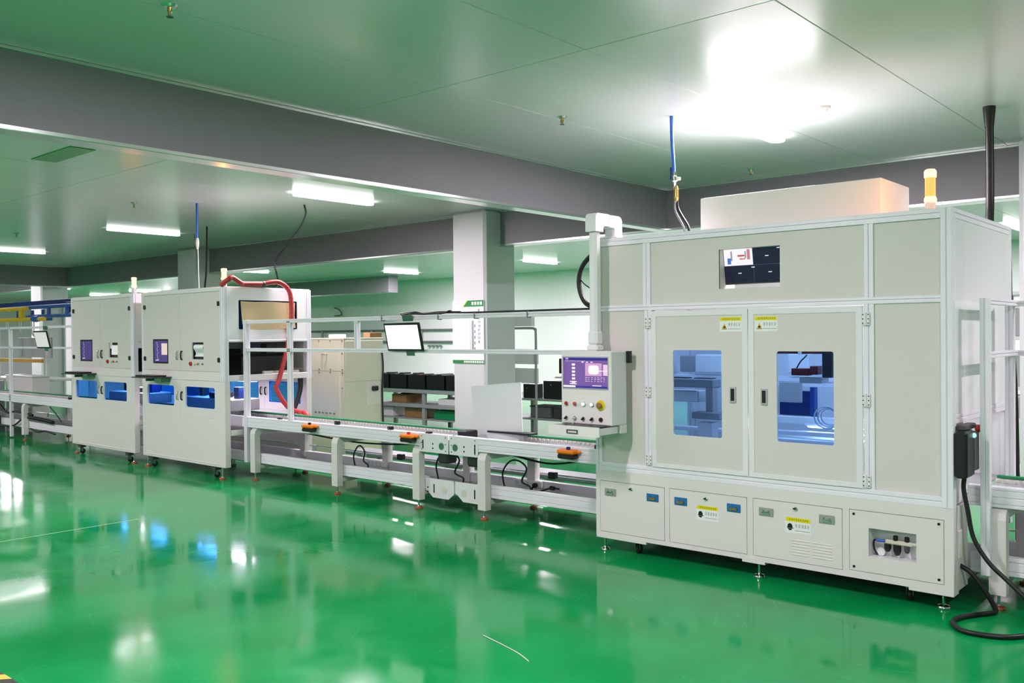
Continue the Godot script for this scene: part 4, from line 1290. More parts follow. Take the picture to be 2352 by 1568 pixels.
# ------------------------------------------------------------------ aluminium frames above the line
func guard_frames() -> void:
	var z := [-5.765, -5.72]
	var t := thing("guard_frame", "aluminium rail frame over the conveyor carrying a white tablet", "frame", Vector3(-6.5, 0.19, -5.74))
	alu(t, "frame_post", [-8.97, -8.915], [0.19, 1.79], [-5.765, -5.708])
	alu(t, "frame_post", [-8.155, -8.10], [0.703, 1.76], z)
	alu(t, "frame_post", [-7.035, -6.985], [1.475, 1.745], z)
	alu(t, "frame_rail", [-8.915, -3.94], [1.745, 1.785], z)
	alu(t, "frame_rail", [-8.915, -4.05], [1.435, 1.472], z)
	for x in [-6.62, -6.30, -5.85, -5.4, -4.8]:
		box(t, "rail_clip", [x - 0.006, x + 0.006], [1.738, 1.792], [-5.767, -5.716], "grey_plastic", 0.002)
	tube(t, "tray_cable", [Vector3(-6.36, 1.79, -5.74), Vector3(-6.25, 1.80, -5.74), Vector3(-6.05, 1.795, -5.745), Vector3(-5.8, 1.798, -5.74), Vector3(-5.72, 1.815, -5.742), Vector3(-5.62, 1.797, -5.74), Vector3(-5.0, 1.795, -5.745), Vector3(-4.5, 1.795, -5.74), Vector3(-3.95, 1.795, -5.745)], 0.008, "cable_black")
	tube(t, "tray_cable", [Vector3(-6.38, 1.80, -5.755), Vector3(-6.2, 1.812, -5.755), Vector3(-6.08, 1.797, -5.755), Vector3(-5.85, 1.805, -5.755), Vector3(-5.6, 1.80, -5.755)], 0.011, "cable_black")
	tablet(-6.255, "white-lit tablet with a black frame on the guard frame before the poster column", "tablet_screen")
	var l := thing("guard_frame", "aluminium rail frame with a small grey tablet beside the pipe frame", "frame", Vector3(-15.0, 0.0, -5.74))
	alu(l, "frame_post", [-15.77, -15.72], [0.02, 1.79], z)
	alu(l, "frame_rail", [-18.3, -12.94], [1.755, 1.79], z)
	alu(l, "frame_rail", [-18.3, -12.94], [1.445, 1.475], z)
	tablet(-14.33, "small grey-white tablet with a black frame beside the grey test cabinet", "dim_screen")
	var r := thing("guard_frame", "aluminium rail frame standing where the line leaves the inspection machine", "frame", Vector3(-1.35, 0.2, -6.0))
	alu(r, "frame_post", [-1.375, -1.325], [0.20, 1.785], [-5.705, -5.655])
	alu(r, "frame_post", [-1.405, -1.355], [0.66, 1.75], [-6.43, -6.38])
	for y in [[1.75, 1.785], [1.44, 1.475]]:
		alu(r, "frame_rail", [-1.37, -1.33], y, [-6.38, -5.705])
		alu(r, "frame_rail", [-1.405, 0.9], [y[0] - 0.002, y[1] - 0.002], [-6.425, -6.385])
	alu(r, "frame_post", [0.85, 0.9], [0.66, 1.75], [-6.43, -6.38])

func tablet(x: float, label: String, screen: String) -> void:
	var t := thing("tablet", label, "tablet", Vector3(x, 1.585, -5.70))
	box(t, "casing", [x - 0.245, x + 0.245], [1.45, 1.72], [-5.712, -5.69], "black_plastic", 0.008)
	face(t, "screen", [x - 0.222, x + 0.222], [1.473, 1.70], -5.6893, screen)
	t.rotation_degrees.x = 12.5
	t.position.z += 0.03
	for y in [1.765, 1.445]:
		box(t, "holder", [x - 0.06, x + 0.08] if y > 1.6 else [x - 0.01, x + 0.10], [y - 0.035, y + 0.025], [-5.716, -5.708], "green_pad", 0.003)

# ------------------------------------------------------------------ things on the line
func line_accessories() -> void:
	var spots := [[-7.71, "black", "orange switch box with a black button on the conveyor by the guard posts"], [-6.205, "red", "orange switch box with a red button beside the joint plates"], [-4.352, "navy", "orange switch box with a dark blue button by the inspection machine"]]
	for s in spots:
		var x: float = s[0]
		var y := 0.655
		var t := thing("switch_box", s[2], "switch", Vector3(x, 0.615, -5.69), "orange switch boxes on the conveyor rail")
		box(t, "back_half", [x - 0.088, x + 0.072], [y - 0.04, y - 0.002], [-5.719, -5.635], "black_plastic", 0.012)
		box(t, "cover", [x - 0.090, x + 0.074], [y - 0.002, y + 0.032], [-5.719, -5.633], "orange_plastic", 0.010)
		box(t, "cover_lug", [x + 0.07, x + 0.10], [y + 0.004, y + 0.026], [-5.719, -5.68], "orange_plastic", 0.006)
		cyl(t, "button", Vector3(x, y + 0.043, -5.676), 0.017, 0.024, "y", {"black": "black_plastic", "red": "red_plastic", "navy": "navy_paint"}[s[1]], 16, 0.004)
	for s in [[-8.07, -7.955, "white power strip without plugs on the rail nearest the cabinets"], [-6.895, -6.665, "white power strip with pale sockets on the middle of the conveyor"], [-4.98, -4.73, "white power strip with a black plug near the inspection machine"]]:
		var x: float = s[0]
		var x2: float = s[1]
		var d := 1.10
		var t := thing("power_strip", s[2], "power strip", Vector3((x + x2) / 2 * d, 0.20, -6.37), "power strips on the lower tier")
		box(t, "strip_body", [x * d - 0.02, x2 * d + 0.02], [0.20, 0.262], [-6.384, -6.345], "sheet_white", 0.006)
		for k in 4:
			var sx: float = x * d + 0.01 + (x2 - x) * d * 0.72 * k / 3.0
			box(t, "socket", [sx - 0.016, sx + 0.016], [0.214, 0.248], [-6.346, -6.343], "dim_plastic", 0.002)
		if s[0] > -5.0:
			var p := cyl(t, "plug", Vector3(-5.235, 0.228, -6.325), 0.022, 0.04, "z", "black_plastic", 14, 0.004)
			tube(p, "plug_lead", [Vector3(-5.235, 0.225, -6.30), Vector3(-5.23, 0.19, -6.27), Vector3(-5.19, 0.18, -6.22), Vector3(-5.10, 0.20, -6.22), Vector3(-5.0, 0.235, -6.26), Vector3(-4.92, 0.235, -6.28)], 0.008, "cable_black")
			cyl(p, "lead_coupling", Vector3(-4.985, 0.237, -6.265), 0.018, 0.05, "x", "black_plastic", 12, 0.004)
	# sensors clamped to the rails
	for s in [[-8.35, 0.70, "beside the ribbed red hose"], [-7.36, 0.72, "above the middle leg frame"], [-6.55, 0.715, "below the white-lit tablet"], [-6.02, 0.70, "next to the red-buttoned switch box"], [-4.12, 0.715, "next to the inspection machine"], [-13.6, 0.72, "nearer the small tablet"], [-13.35, 0.70, "nearer the first test cabinet"]]:
		var t := thing("rail_sensor", "small black sensor block on the conveyor rail " + s[2], "sensor", Vector3(s[0], s[1] - 0.01, -5.76), "black sensors on the conveyor rail")
		box(t, "sensor_body", [s[0] - 0.03, s[0] + 0.03], [s[1] - 0.018, s[1] + 0.018], [-5.78, -5.74], "black_plastic", 0.006)
		cyl(t, "sensor_eye", Vector3(s[0], s[1], -5.738), 0.008, 0.006, "z", "chrome", 10)
	# transport stops at the joint
	var ts := thing("belt_stopper", "black pneumatic stopper between the two conveyor sections", "stopper", Vector3(-5.75, 0.66, -6.1))
	box(ts, "stopper_body", [-5.86, -5.74], [0.607, 0.72], [-6.12, -5.96], "black_plastic", 0.01)
	box(ts, "stopper_bar", [-5.66, -5.15], [0.70, 0.716], [-6.27, -6.15], "black_plastic", 0.004)
	box(ts, "stopper_block", [-5.62, -5.55], [0.607, 0.70], [-6.24, -6.18], "grey_paint", 0.004)
	box(ts, "stopper_block", [-5.30, -5.24], [0.607, 0.70], [-6.24, -6.18], "grey_paint", 0.004)
	# bent white acrylic sheet standing behind the line
	var st := start()
	var prev := []
	for i in 15:
		var q := i / 14.0
		var x := -0.30 + 0.60 * q
		var z := 0.06 * sin(q * PI) - 0.02 * q
		var top := 0.505 + 0.055 * q
		var row := [Vector3(x + 0.02 * (1 - q), 0.0, z), Vector3(x - 0.02, top, z), Vector3(x - 0.02, top, z - 0.006), Vector3(x + 0.02 * (1 - q), 0.0, z - 0.006)]
		if i > 0:
			quad(st, prev[0], row[0], row[1], prev[1], Vector3(0, 0, 1))
			quad(st, prev[3], row[3], row[2], prev[2], Vector3(0, 0, -1))
			quad(st, prev[1], row[1], row[2], prev[2], Vector3.UP)
			quad(st, prev[0], row[0], row[3], prev[3], Vector3.DOWN)
		else:
			quad(st, row[0], row[1], row[2], row[3], Vector3.LEFT)
		if i == 14:
			quad(st, row[0], row[1], row[2], row[3], Vector3.RIGHT)
		prev = row
	var sh := part(self, "bent_sheet", st.commit(), "sheet_white", Vector3(-5.60, 0.607, -6.22))
	tag(sh, "curved white plastic sheet standing on the conveyor before the column", "sheet")
	# red hose of the second cabinet
	var h := thing("suction_hose", "ribbed red hose bent over the cabinet roof and down to the conveyor", "hose", Vector3(-8.96, 0.66, -6.2))
	var x := -8.975
	tube(h, "hose_top", [Vector3(-9.06, 2.18, -5.50), Vector3(x, 2.235, -5.53), Vector3(x, 2.262, -5.58), Vector3(x, 2.205, -5.69), Vector3(x - 0.02, 2.20, -5.74), Vector3(x - 0.04, 2.208, -5.99)], 0.030, "red_hose", 10, 5)
	tube(h, "hose_run", [Vector3(x - 0.04, 2.212, -6.03), Vector3(x - 0.02, 2.232, -6.12), Vector3(x, 2.225, -6.22), Vector3(x + 0.01, 2.12, -6.335), Vector3(x + 0.01, 1.87, -6.36), Vector3(x + 0.01, 1.66, -6.333), Vector3(x + 0.01, 1.41, -6.275), Vector3(x + 0.01, 1.11, -6.181), Vector3(x + 0.01, 0.99, -6.14), Vector3(x + 0.03, 0.77, -6.285), Vector3(x + 0.06, 0.70, -6.44)], 0.026, "red_hose", 10, 9, 0.003)
	part(h, "hose_clamp", rod(0.034, 0.03, "z", 16, 0.004), "dark_grey", Vector3(x - 0.04, 2.209, -6.01))
	tube(h, "hose_tail", [Vector3(x + 0.06, 0.70, -6.47), Vector3(x + 0.12, 0.685, -6.475), Vector3(x + 0.17, 0.64, -6.475), Vector3(x + 0.18, 0.58, -6.47)], 0.028, "red_hose", 10, 5)
	var bh := thing("air_hose", "thick black hose hanging inside the open side of the cabinet", "hose", Vector3(-8.99, 0.68, -6.5))
	tube(bh, "hose_run", [Vector3(-9.05, 1.10, -6.535), Vector3(-9.05, 0.98, -6.53), Vector3(-9.05, 0.85, -6.49), Vector3(-9.04, 0.68, -6.40)], 0.032, "cable_black", 10, 6)

# ------------------------------------------------------------------ left background
func background_left() -> void:
	var z := -6.75
	var t := thing("pipe_gantry", "blue steel pipe frame with yellow tubes beyond the conveyor", "gantry", Vector3(-17.3, 0, z))
	box(t, "blue_rail", [-20.5, -15.7], [2.225, 2.31], [z - 0.35, z - 0.27], "navy_paint", 0.006)
	cyl(t, "blue_tube", Vector3(-18.0, 2.17, z), 0.035, 4.6, "x", "blue_paint", 12)
	cyl(t, "blue_tube", Vector3(-16.7, 2.00, z), 0.035, 2.0, "x", "blue_paint", 12)
	cyl(t, "blue_tube", Vector3(-19.3, 1.97, z - 0.5), 0.03, 2.8, "x", "blue_paint", 12)
	for x in [-16.75, -16.0]:
		cyl(t, "blue_upright", Vector3(x, 2.08, z), 0.035, 0.18, "y", "blue_paint", 12)
	for x in [-18.0, -18.5, -19.2]:
		cyl(t, "blue_upright", Vector3(x, 2.05, z - 0.4), 0.03, 0.2, "y", "blue_paint", 12)
	box(t, "blue_bracket", [-16.3, -15.95], [2.05, 2.24], [z - 0.2, z - 0.1], "navy_paint", 0.006)
	for y in [2.165, 1.965]:
		cyl(t, "yellow_tube", Vector3(-18.85 if y > 2 else -18.45, y - 0.02, z + 0.18), 0.036, 3.2 if y > 2 else 3.9, "x", "yellow_paint", 12)
	box(t, "yellow_gusset", [-17.55, -17.42], [1.98, 2.13], [z + 0.15, z + 0.21], "yellow_paint", 0.004)
	part(t, "tube_coupling", lathe([Vector2(0, -0.14), Vector2(0.05, -0.12), Vector2(0.06, 0), Vector2(0.05, 0.12), Vector2(0, 0.14)], 14, "x"), "blue_paint", Vector3(-16.85, 1.95, z + 0.18))
	for x in [-20.3, -15.8]:
		box(t, "frame_leg", [x - 0.04, x + 0.04], [0, 2.225], [z - 0.35, z - 0.27], "navy_paint" if x < -16 else "white_paint", 0.006)
	for x in [[-17.6, 0.16], [-17.05, 0.22], [-18.2, 0.1]]:
		tube(t, "hanging_strap", [Vector3(x[0], 1.92, z + 0.18), Vector3(x[0] + 0.02, 1.92 - x[1], z + 0.18), Vector3(x[0] + 0.09, 1.92 - x[1] * 1.1, z + 0.18), Vector3(x[0] + 0.1, 1.92, z + 0.18)], 0.012, "ivory_plastic", 6, 6)
	# work bench with wooden rail
	var b := thing("work_bench", "white work bench with a yellow wooden rail on slim grey posts", "bench", Vector3(-18.3, 0, -7.2))
	box(b, "bench_top", [-20.2, -17.5], [0.80, 0.84], [-7.6, -6.95], "white_paint", 0.006)
	box(b, "wooden_rail", [-20.2, -17.75], [1.145, 1.215], [-7.05, -7.0], "timber", 0.006)
	for x in [-20.1, -18.9, -17.6]:
		box(b, "leg", [x - 0.03, x + 0.03], [0.0, 0.80], [-7.05, -6.99], "grey_paint", 0.004)
		box(b, "leg", [x - 0.03, x + 0.03], [0.0, 0.80], [-7.56, -7.50], "grey_paint", 0.004)
	for x in [-19.9, -17.55]:
		box(b, "post", [x - 0.025, x + 0.025], [0.84, 1.75], [-7.06, -7.01], "white_paint", 0.004)
	box(b, "back_board", [-20.2, -18.6], [1.22, 1.62], [-7.56, -7.53], "grey_paint", 0.004)
	var c := thing("white_box", "white storage box beside the yellow wooden rail", "box", Vector3(-18.0, 0.5, -6.7))
	box(c, "box_body", [-18.4, -17.2], [0.0, 0.90], [-6.93, -6.62], "base_paint", 0.01)
	box(c, "box_lid", [-18.42, -17.18], [0.90, 0.93], [-6.94, -6.61], "white_paint", 0.008)
	var m := thing("measuring_unit", "low grey unit with a black handset on the line", "unit", Vector3(-19.0, 0.5, -6.3))
	box(m, "unit_body", [-19.4, -18.35], [0.0, 0.82], [-6.58, -6.0], "belt_grey", 0.008)
	box(m, "handset", [-18.95, -18.55], [0.82, 0.85], [-6.3, -6.15], "black_plastic", 0.01)
	var w := box(self, "partition_wall", [-22.75, -18.2], [0, 2.45], [-9.62, -9.5], "wall_paint", 0.004)
	w.set_meta("kind", "structure")
	var p := thing("notice_board", "white notice with a grey foot strip on the far column", "notice", Vector3(-22.9, 1.3, -9.0))
	box(p, "board", [-23.3, -22.85], [1.25, 2.02], [-8.999, -8.985], "sheet_white", 0.003)
	box(p, "foot_strip", [-23.3, -22.85], [1.20, 1.25], [-8.999, -8.985], "grey_plastic", 0.002)
	for k in 5:
		box(p, "printed_line", [-23.24, -23.0], [1.45 + 0.1 * k, 1.48 + 0.1 * k], [-8.985, -8.984], "grey_plastic", 0.0)
	# loose cables and fittings of the line under the small tablet
	var cb := thing("loose_cables", "tangle of black cables hanging under the conveyor by the small tablet", "cables", Vector3(-15.0, 0.3, -5.8))
	tube(cb, "cable", [Vector3(-17.0, 0.62, -5.75), Vector3(-16.4, 0.56, -5.75), Vector3(-16.0, 0.40, -5.76), Vector3(-15.6, 0.43, -5.76), Vector3(-15.0, 0.40, -5.78)], 0.018, "cable_black", 7)
	tube(cb, "cable", [Vector3(-16.9, 0.40, -5.75), Vector3(-16.3, 0.34, -5.75), Vector3(-16.2, 0.18, -5.75), Vector3(-15.7, 0.20, -5.75), Vector3(-15.4, 0.30, -5.75)], 0.014, "cable_black", 7)
	tube(cb, "cable", [Vector3(-15.1, 0.36, -5.76), Vector3(-14.6, 0.35, -5.76), Vector3(-14.2, 0.33, -5.76)], 0.03, "cable_black", 7)
	tube(cb, "cable", [Vector3(-15.0, 0.19, -5.75), Vector3(-14.7, 0.16, -5.73), Vector3(-14.4, 0.19, -5.73), Vector3(-14.1, 0.16, -5.75)], 0.014, "cable_black", 7)
	tube(cb, "cable", [Vector3(-14.3, 0.56, -5.76), Vector3(-14.05, 0.46, -5.75), Vector3(-13.9, 0.36, -5.76)], 0.008, "cable_black", 7)

# ------------------------------------------------------------------ behind the line
func background_middle() -> void:
	# beige electrical cabinet
	var zf := -7.1
	var x0 := -9.68
	var x1 := -8.93
	var t := thing("beige_cabinet", "tall beige electrical cabinet with small bolts behind the conveyor", "cabinet", Vector3(-9.3, 0, -7.42))
	plate(t, "front_panel", [x0, x1, 1.16, 1.56], [zf - 0.01, zf], [], "beige_paint")
	plate(t, "front_panel", [x0, x1, 0.06, 1.156], [zf - 0.01, zf], [], "beige_paint")
	box(t, "body", [x0, x1], [0.06, 1.555], [-7.74, zf - 0.012], "beige_paint", 0.004)
	box(t, "plinth", [x0 + 0.03, x1 - 0.03], [0, 0.06], [-7.7, zf - 0.04], "dark_grey", 0.0)
	box(t, "top_plate", [x0 - 0.005, x1 + 0.005], [1.555, 1.575], [-7.745, zf + 0.003], "beige_paint", 0.003)
	box(t, "top_fan", [x0 + 0.25, x0 + 0.43], [1.575, 1.62], [-7.4, -7.25], "sheet_white", 0.008)
	for x in [x0 + 0.02, x0 + 0.25, x0 + 0.48, x1 - 0.03]:
		for y in [1.54, 1.18, 1.14]:
			cyl(t, "bolt", Vector3(x, y, zf + 0.003), 0.009, 0.008, "z", "grey_plastic", 8)
	for y in [1.38, 0.95]:
		cyl(t, "bolt", Vector3(x0 + 0.02, y, zf + 0.003), 0.009, 0.008, "z", "grey_plastic", 8)
		cyl(t, "bolt", Vector3(x1 - 0.03, y, zf + 0.003), 0.009, 0.008, "z", "grey_plastic", 8)
	tube(t, "grab_handle", [Vector3(x0 + 0.33, 1.37, zf), Vector3(x0 + 0.33, 1.37, zf + 0.03), Vector3(x0 + 0.41, 1.37, zf + 0.03), Vector3(x0 + 0.41, 1.37, zf)], 0.009, "chrome", 7, 4)
	for k in 6:
		cyl(t, "cable_gland", Vector3(x0 + 0.18 + 0.075 * k, 0.63, zf + 0.006), 0.012, 0.02, "z", "grey_plastic", 10)
	box(t, "side_cover", [x1, x1 + 0.008], [1.03, 1.54], [-7.73, zf - 0.02], "beige_paint", 0.003)
	box(t, "side_recess", [x1 + 0.0002, x1 + 0.003], [0.72, 1.02], [-7.73, -7.45], "ivory_plastic", 0.0)
	box(t, "side_plug", [x1, x1 + 0.05], [0.90, 0.96], [-7.62, -7.54], "black_plastic", 0.008)
	tube(t, "side_cable", [Vector3(x1 + 0.02, 1.40, -7.70), Vector3(x1 + 0.03, 1.2, -7.71), Vector3(x1 + 0.02, 0.9, -7.70), Vector3(x1 + 0.03, 0.5, -7.70), Vector3(x1 + 0.02, 0.1, -7.70)], 0.012, "cable_black", 7)
	var cx := thing("carton", "small orange and black carton on top of the beige cabinet", "box", Vector3(-9.0, 1.575, -7.6))
	box(cx, "carton_body", [-9.06, -8.93], [1.577, 1.64], [-7.72, -7.52], "brown_card", 0.004)
	# poster on the column
	var po := thing("poster", "white poster with green bands and black characters on the column", "poster", Vector3(-8.61, 1.6, -9.0))
	box(po, "poster_board", [-8.905, -8.315], [1.205, 2.07], [-8.999, -8.992], "sheet_white", 0.002)
	face(po, "poster_print", [-8.905, -8.315], [1.205, 2.07], -8.9915, "poster_print")
	# work bench with black bins
	var zb := -10.25
	var b := thing("bin_bench", "grey steel work bench with undershelf behind the column", "bench", Vector3(-10.9, 0, -10.6))
	box(b, "bench_top", [-12.3, -9.7], [0.64, 0.70], [-10.95, zb], "grey_paint", 0.006)
	box(b, "bench_top_mat", [-12.28, -9.72], [0.70, 0.706], [-10.93, zb - 0.02], "green_belt", 0.002)
	box(b, "drawer_rail", [-12.3, -9.7], [0.40, 0.46], [-10.9, zb - 0.01], "grey_paint", 0.006)
	box(b, "undershelf", [-12.3, -9.7], [0.20, 0.22], [-10.9, zb - 0.03], "grey_paint", 0.004)
	for x in [-12.25, -10.87, -9.75]:
		for z in [-10.9, zb - 0.05]:
			box(b, "leg", [x - 0.035, x + 0.035], [0, 0.64], [z - 0.03, z + 0.03], "grey_paint", 0.006)
	var k := 0
	for x in [-12.0, -11.55, -11.1, -10.65, -10.2]:
		var bn := thing("parts_bin", "black parts bin with %s packages, %s from the beige cabinet" % [["red", "grey"][k % 2], ["first", "second", "third", "fourth", "fifth"][k]], "bin", Vector3(x, 0.706, -10.5), "black bins on the grey bench")
		var st := start()
		add_plate(st, [-0.21, 0.21, -0.16, 0.16], 0.0, 0.006, [], "y")
		add_plate(st, [-0.21, 0.21, 0.0, 0.235], 0.154, 0.16, [], "z")
		add_plate(st, [-0.21, 0.21, 0.0, 0.235], -0.16, -0.154, [], "z")
		add_plate(st, [-0.16, 0.16, 0.0, 0.235], 0.204, 0.21, [], "x")
		add_plate(st, [-0.16, 0.16, 0.0, 0.235], -0.21, -0.204, [], "x")
		part(bn, "bin_body", st.commit(), "black_plastic", Vector3(x, 0.7065, -10.5))
		for i in 3:
			box(bn, "package", [x - 0.18 + 0.12 * i, x - 0.08 + 0.12 * i], [0.72, 0.945 + 0.012 * ((i + k) % 3)], [-10.6, -10.42], ["red_plastic", "grey_plastic", "dark_grey"][(i + k) % 3] if k % 2 == 0 else ["grey_plastic", "dark_grey", "grey_paint"][i], 0.006)
		k += 1
	for s in [[-11.55, 0.46, 0.36, 0.14, "brown_card", "brown carton lying on the rail shelf of the grey bench"], [-11.2, 0.222, 0.42, 0.17, "carton_print", "printed brown carton on the undershelf of the grey bench"], [-10.45, 0.222, 0.5, 0.15, "green_belt", "green tray on the undershelf of the grey bench"], [-11.85, 0.222, 0.3, 0.16, "white_paint", "white box on the undershelf of the grey bench"], [-10.35, 0.46, 0.5, 0.10, "sheet_white", "pale tray on the rail shelf of the grey bench"]]:
		var c := thing("bench_box", s[5], "box", Vector3(s[0], s[1], -10.5))
		box(c, "box_body", [s[0] - s[2] / 2, s[0] + s[2] / 2], [s[1], s[1] + s[3]], [-10.75, -10.35], s[4], 0.006)
		box(c, "box_flap", [s[0] - s[2] / 2 - 0.004, s[0] + s[2] / 2 + 0.004], [s[1] + s[3], s[1] + s[3] + 0.008], [-10.755, -10.56], s[4], 0.002)
	# second bench with monitors
	var d := thing("monitor_bench", "grey bench with dark monitors next to the inspection machine", "bench", Vector3(-8.3, 0, -10.9))
	box(d, "bench_top", [-9.3, -7.2], [0.595, 0.63], [-11.2, -10.55], "grey_paint", 0.006)
	box(d, "riser_shelf", [-8.65, -7.2], [0.92, 0.945], [-11.2, -10.95], "white_paint", 0.006)
	box(d, "undershelf", [-9.3, -7.2], [0.30, 0.33], [-11.15, -10.58], "grey_paint", 0.004)
	for x in [-9.25, -7.3]:
		for z in [-11.15, -10.6]:
			box(d, "leg", [x - 0.03, x + 0.03], [0, 0.595], [z - 0.03, z + 0.03], "grey_paint", 0.004)
	for x in [-8.6, -7.3]:
		box(d, "riser_post", [x - 0.02, x + 0.02], [0.63, 0.92], [-11.15, -11.10], "white_paint", 0.004)
	for s in [[-8.84, 0.632, 0.25, 0.21, "black_plastic", "black equipment box on the bench beside the curved white sheet"], [-8.37, 0.70, 0.40, 0.20, "black_plastic", "wide black equipment box below the tilted monitor"]]:
		var c := thing("equipment_box", s[5], "box", Vector3(s[0], s[1], -10.62))
		box(c, "box_body", [s[0] - s[2] / 2, s[0] + s[2] / 2], [s[1] if s[1] < 0.65 else 0.632, s[1] + s[3]], [-10.75, -10.57], s[4], 0.006)
		cyl(c, "indicator", Vector3(s[0] - 0.05, s[1] + s[3] * 0.7, -10.568), 0.008, 0.006, "z", "yellow_plastic", 8)
	var mn := thing("desk_monitor", "dark desk monitor seen from behind on a white riser", "monitor", Vector3(-8.42, 0.945, -11.05))
	box(mn, "casing", [-8.64, -8.24], [0.99, 1.22], [-11.08, -11.04], "black_plastic", 0.01)
	box(mn, "back_spine", [-8.47, -8.37], [0.95, 1.18], [-11.04, -11.01], "grey_plastic", 0.006)
	box(mn, "stand_base", [-8.54, -8.30], [0.9455, 0.957], [-11.12, -10.97], "green_pad", 0.004)
	for s in [[-8.7, "grey_plastic", "grey crate under the monitor bench beside the pipe rack"], [-8.25, "dark_grey", "darker crate between two grey crates under the monitor bench"], [-7.8, "grey_plastic", "grey crate under the monitor bench away from the pipe rack"]]:
		var c := thing("shelf_crate", s[2], "crate", Vector3(s[0], 0.33, -10.85), "dark crates under the monitor bench")
		box(c, "crate_body", [s[0] - 0.19, s[0] + 0.19], [0.332, 0.50], [-11.0, -10.65], s[1], 0.008)
		box(c, "crate_rim", [s[0] - 0.2, s[0] + 0.2], [0.49, 0.51], [-11.01, -10.64], "dark_grey", 0.004)
	# slim rack by the column
	var rk := thing("pipe_rack", "slim grey pipe rack with white shelves beside the column", "rack", Vector3(-8.2, 0, -10.3))
	tube(rk, "bent_pipe", [Vector3(-8.40, 0.0, -10.2), Vector3(-8.40, 0.9, -10.2), Vector3(-8.40, 1.6, -10.2), Vector3(-8.42, 1.67, -10.2), Vector3(-8.50, 1.69, -10.2), Vector3(-8.95, 1.69, -10.2)], 0.018, "grey_paint", 8, 6)
	cyl(rk, "foot_disc", Vector3(-8.40, 0.01, -10.2), 0.05, 0.02, "y", "grey_paint", 14, 0.004)
	cyl(rk, "back_pipe", Vector3(-8.93, 0.845, -10.2), 0.018, 1.69, "y", "grey_paint", 8)
	for y in [1.72, 1.38, 1.10]:
		box(rk, "shelf_board", [-8.92, -8.43], [y - 0.22 if y < 1.5 else y + 0.0, y], [-10.30, -10.22], "sheet_white", 0.004) if y < 1.5 else box(rk, "shelf_board", [-8.92, -8.5], [y, y + 0.14], [-10.30, -10.22], "sheet_white", 0.004)
	# pegs and rails on the far wall
	var wr := thing("wall_rack", "thin grey rail rack with brackets on the far white wall", "rack", Vector3(-22, 1.4, -19.1))
	for y in [1.76, 1.40]:
		cyl(wr, "rail", Vector3(-22.4, y, -19.12), 0.03, 7.0, "x", "grey_plastic", 8)
	for x in [-25.2, -22.6, -20.3]:
		cyl(wr, "bracket", Vector3(x, 1.58, -19.12), 0.045, 0.36, "y", "grey_paint", 8)
	for k2 in 4:
		box(wr, "rail_hook", [-20.0 + 0.16 * k2, -19.9 + 0.16 * k2], [1.25, 1.30], [-19.15, -19.1], "grey_plastic", 0.004)
	var sk := thing("wall_socket", "small grey bracket high on the far white wall", "bracket", Vector3(-24.3, 2.25, -19.15))
	tube(sk, "bracket_wire", [Vector3(-24.6, 2.55, -19.18), Vector3(-24.3, 2.5, -19.1), Vector3(-24.15, 2.4, -19.1), Vector3(-24.15, 2.3, -19.1), Vector3(-24.6, 2.28, -19.18)], 0.02, "grey_plastic", 6)

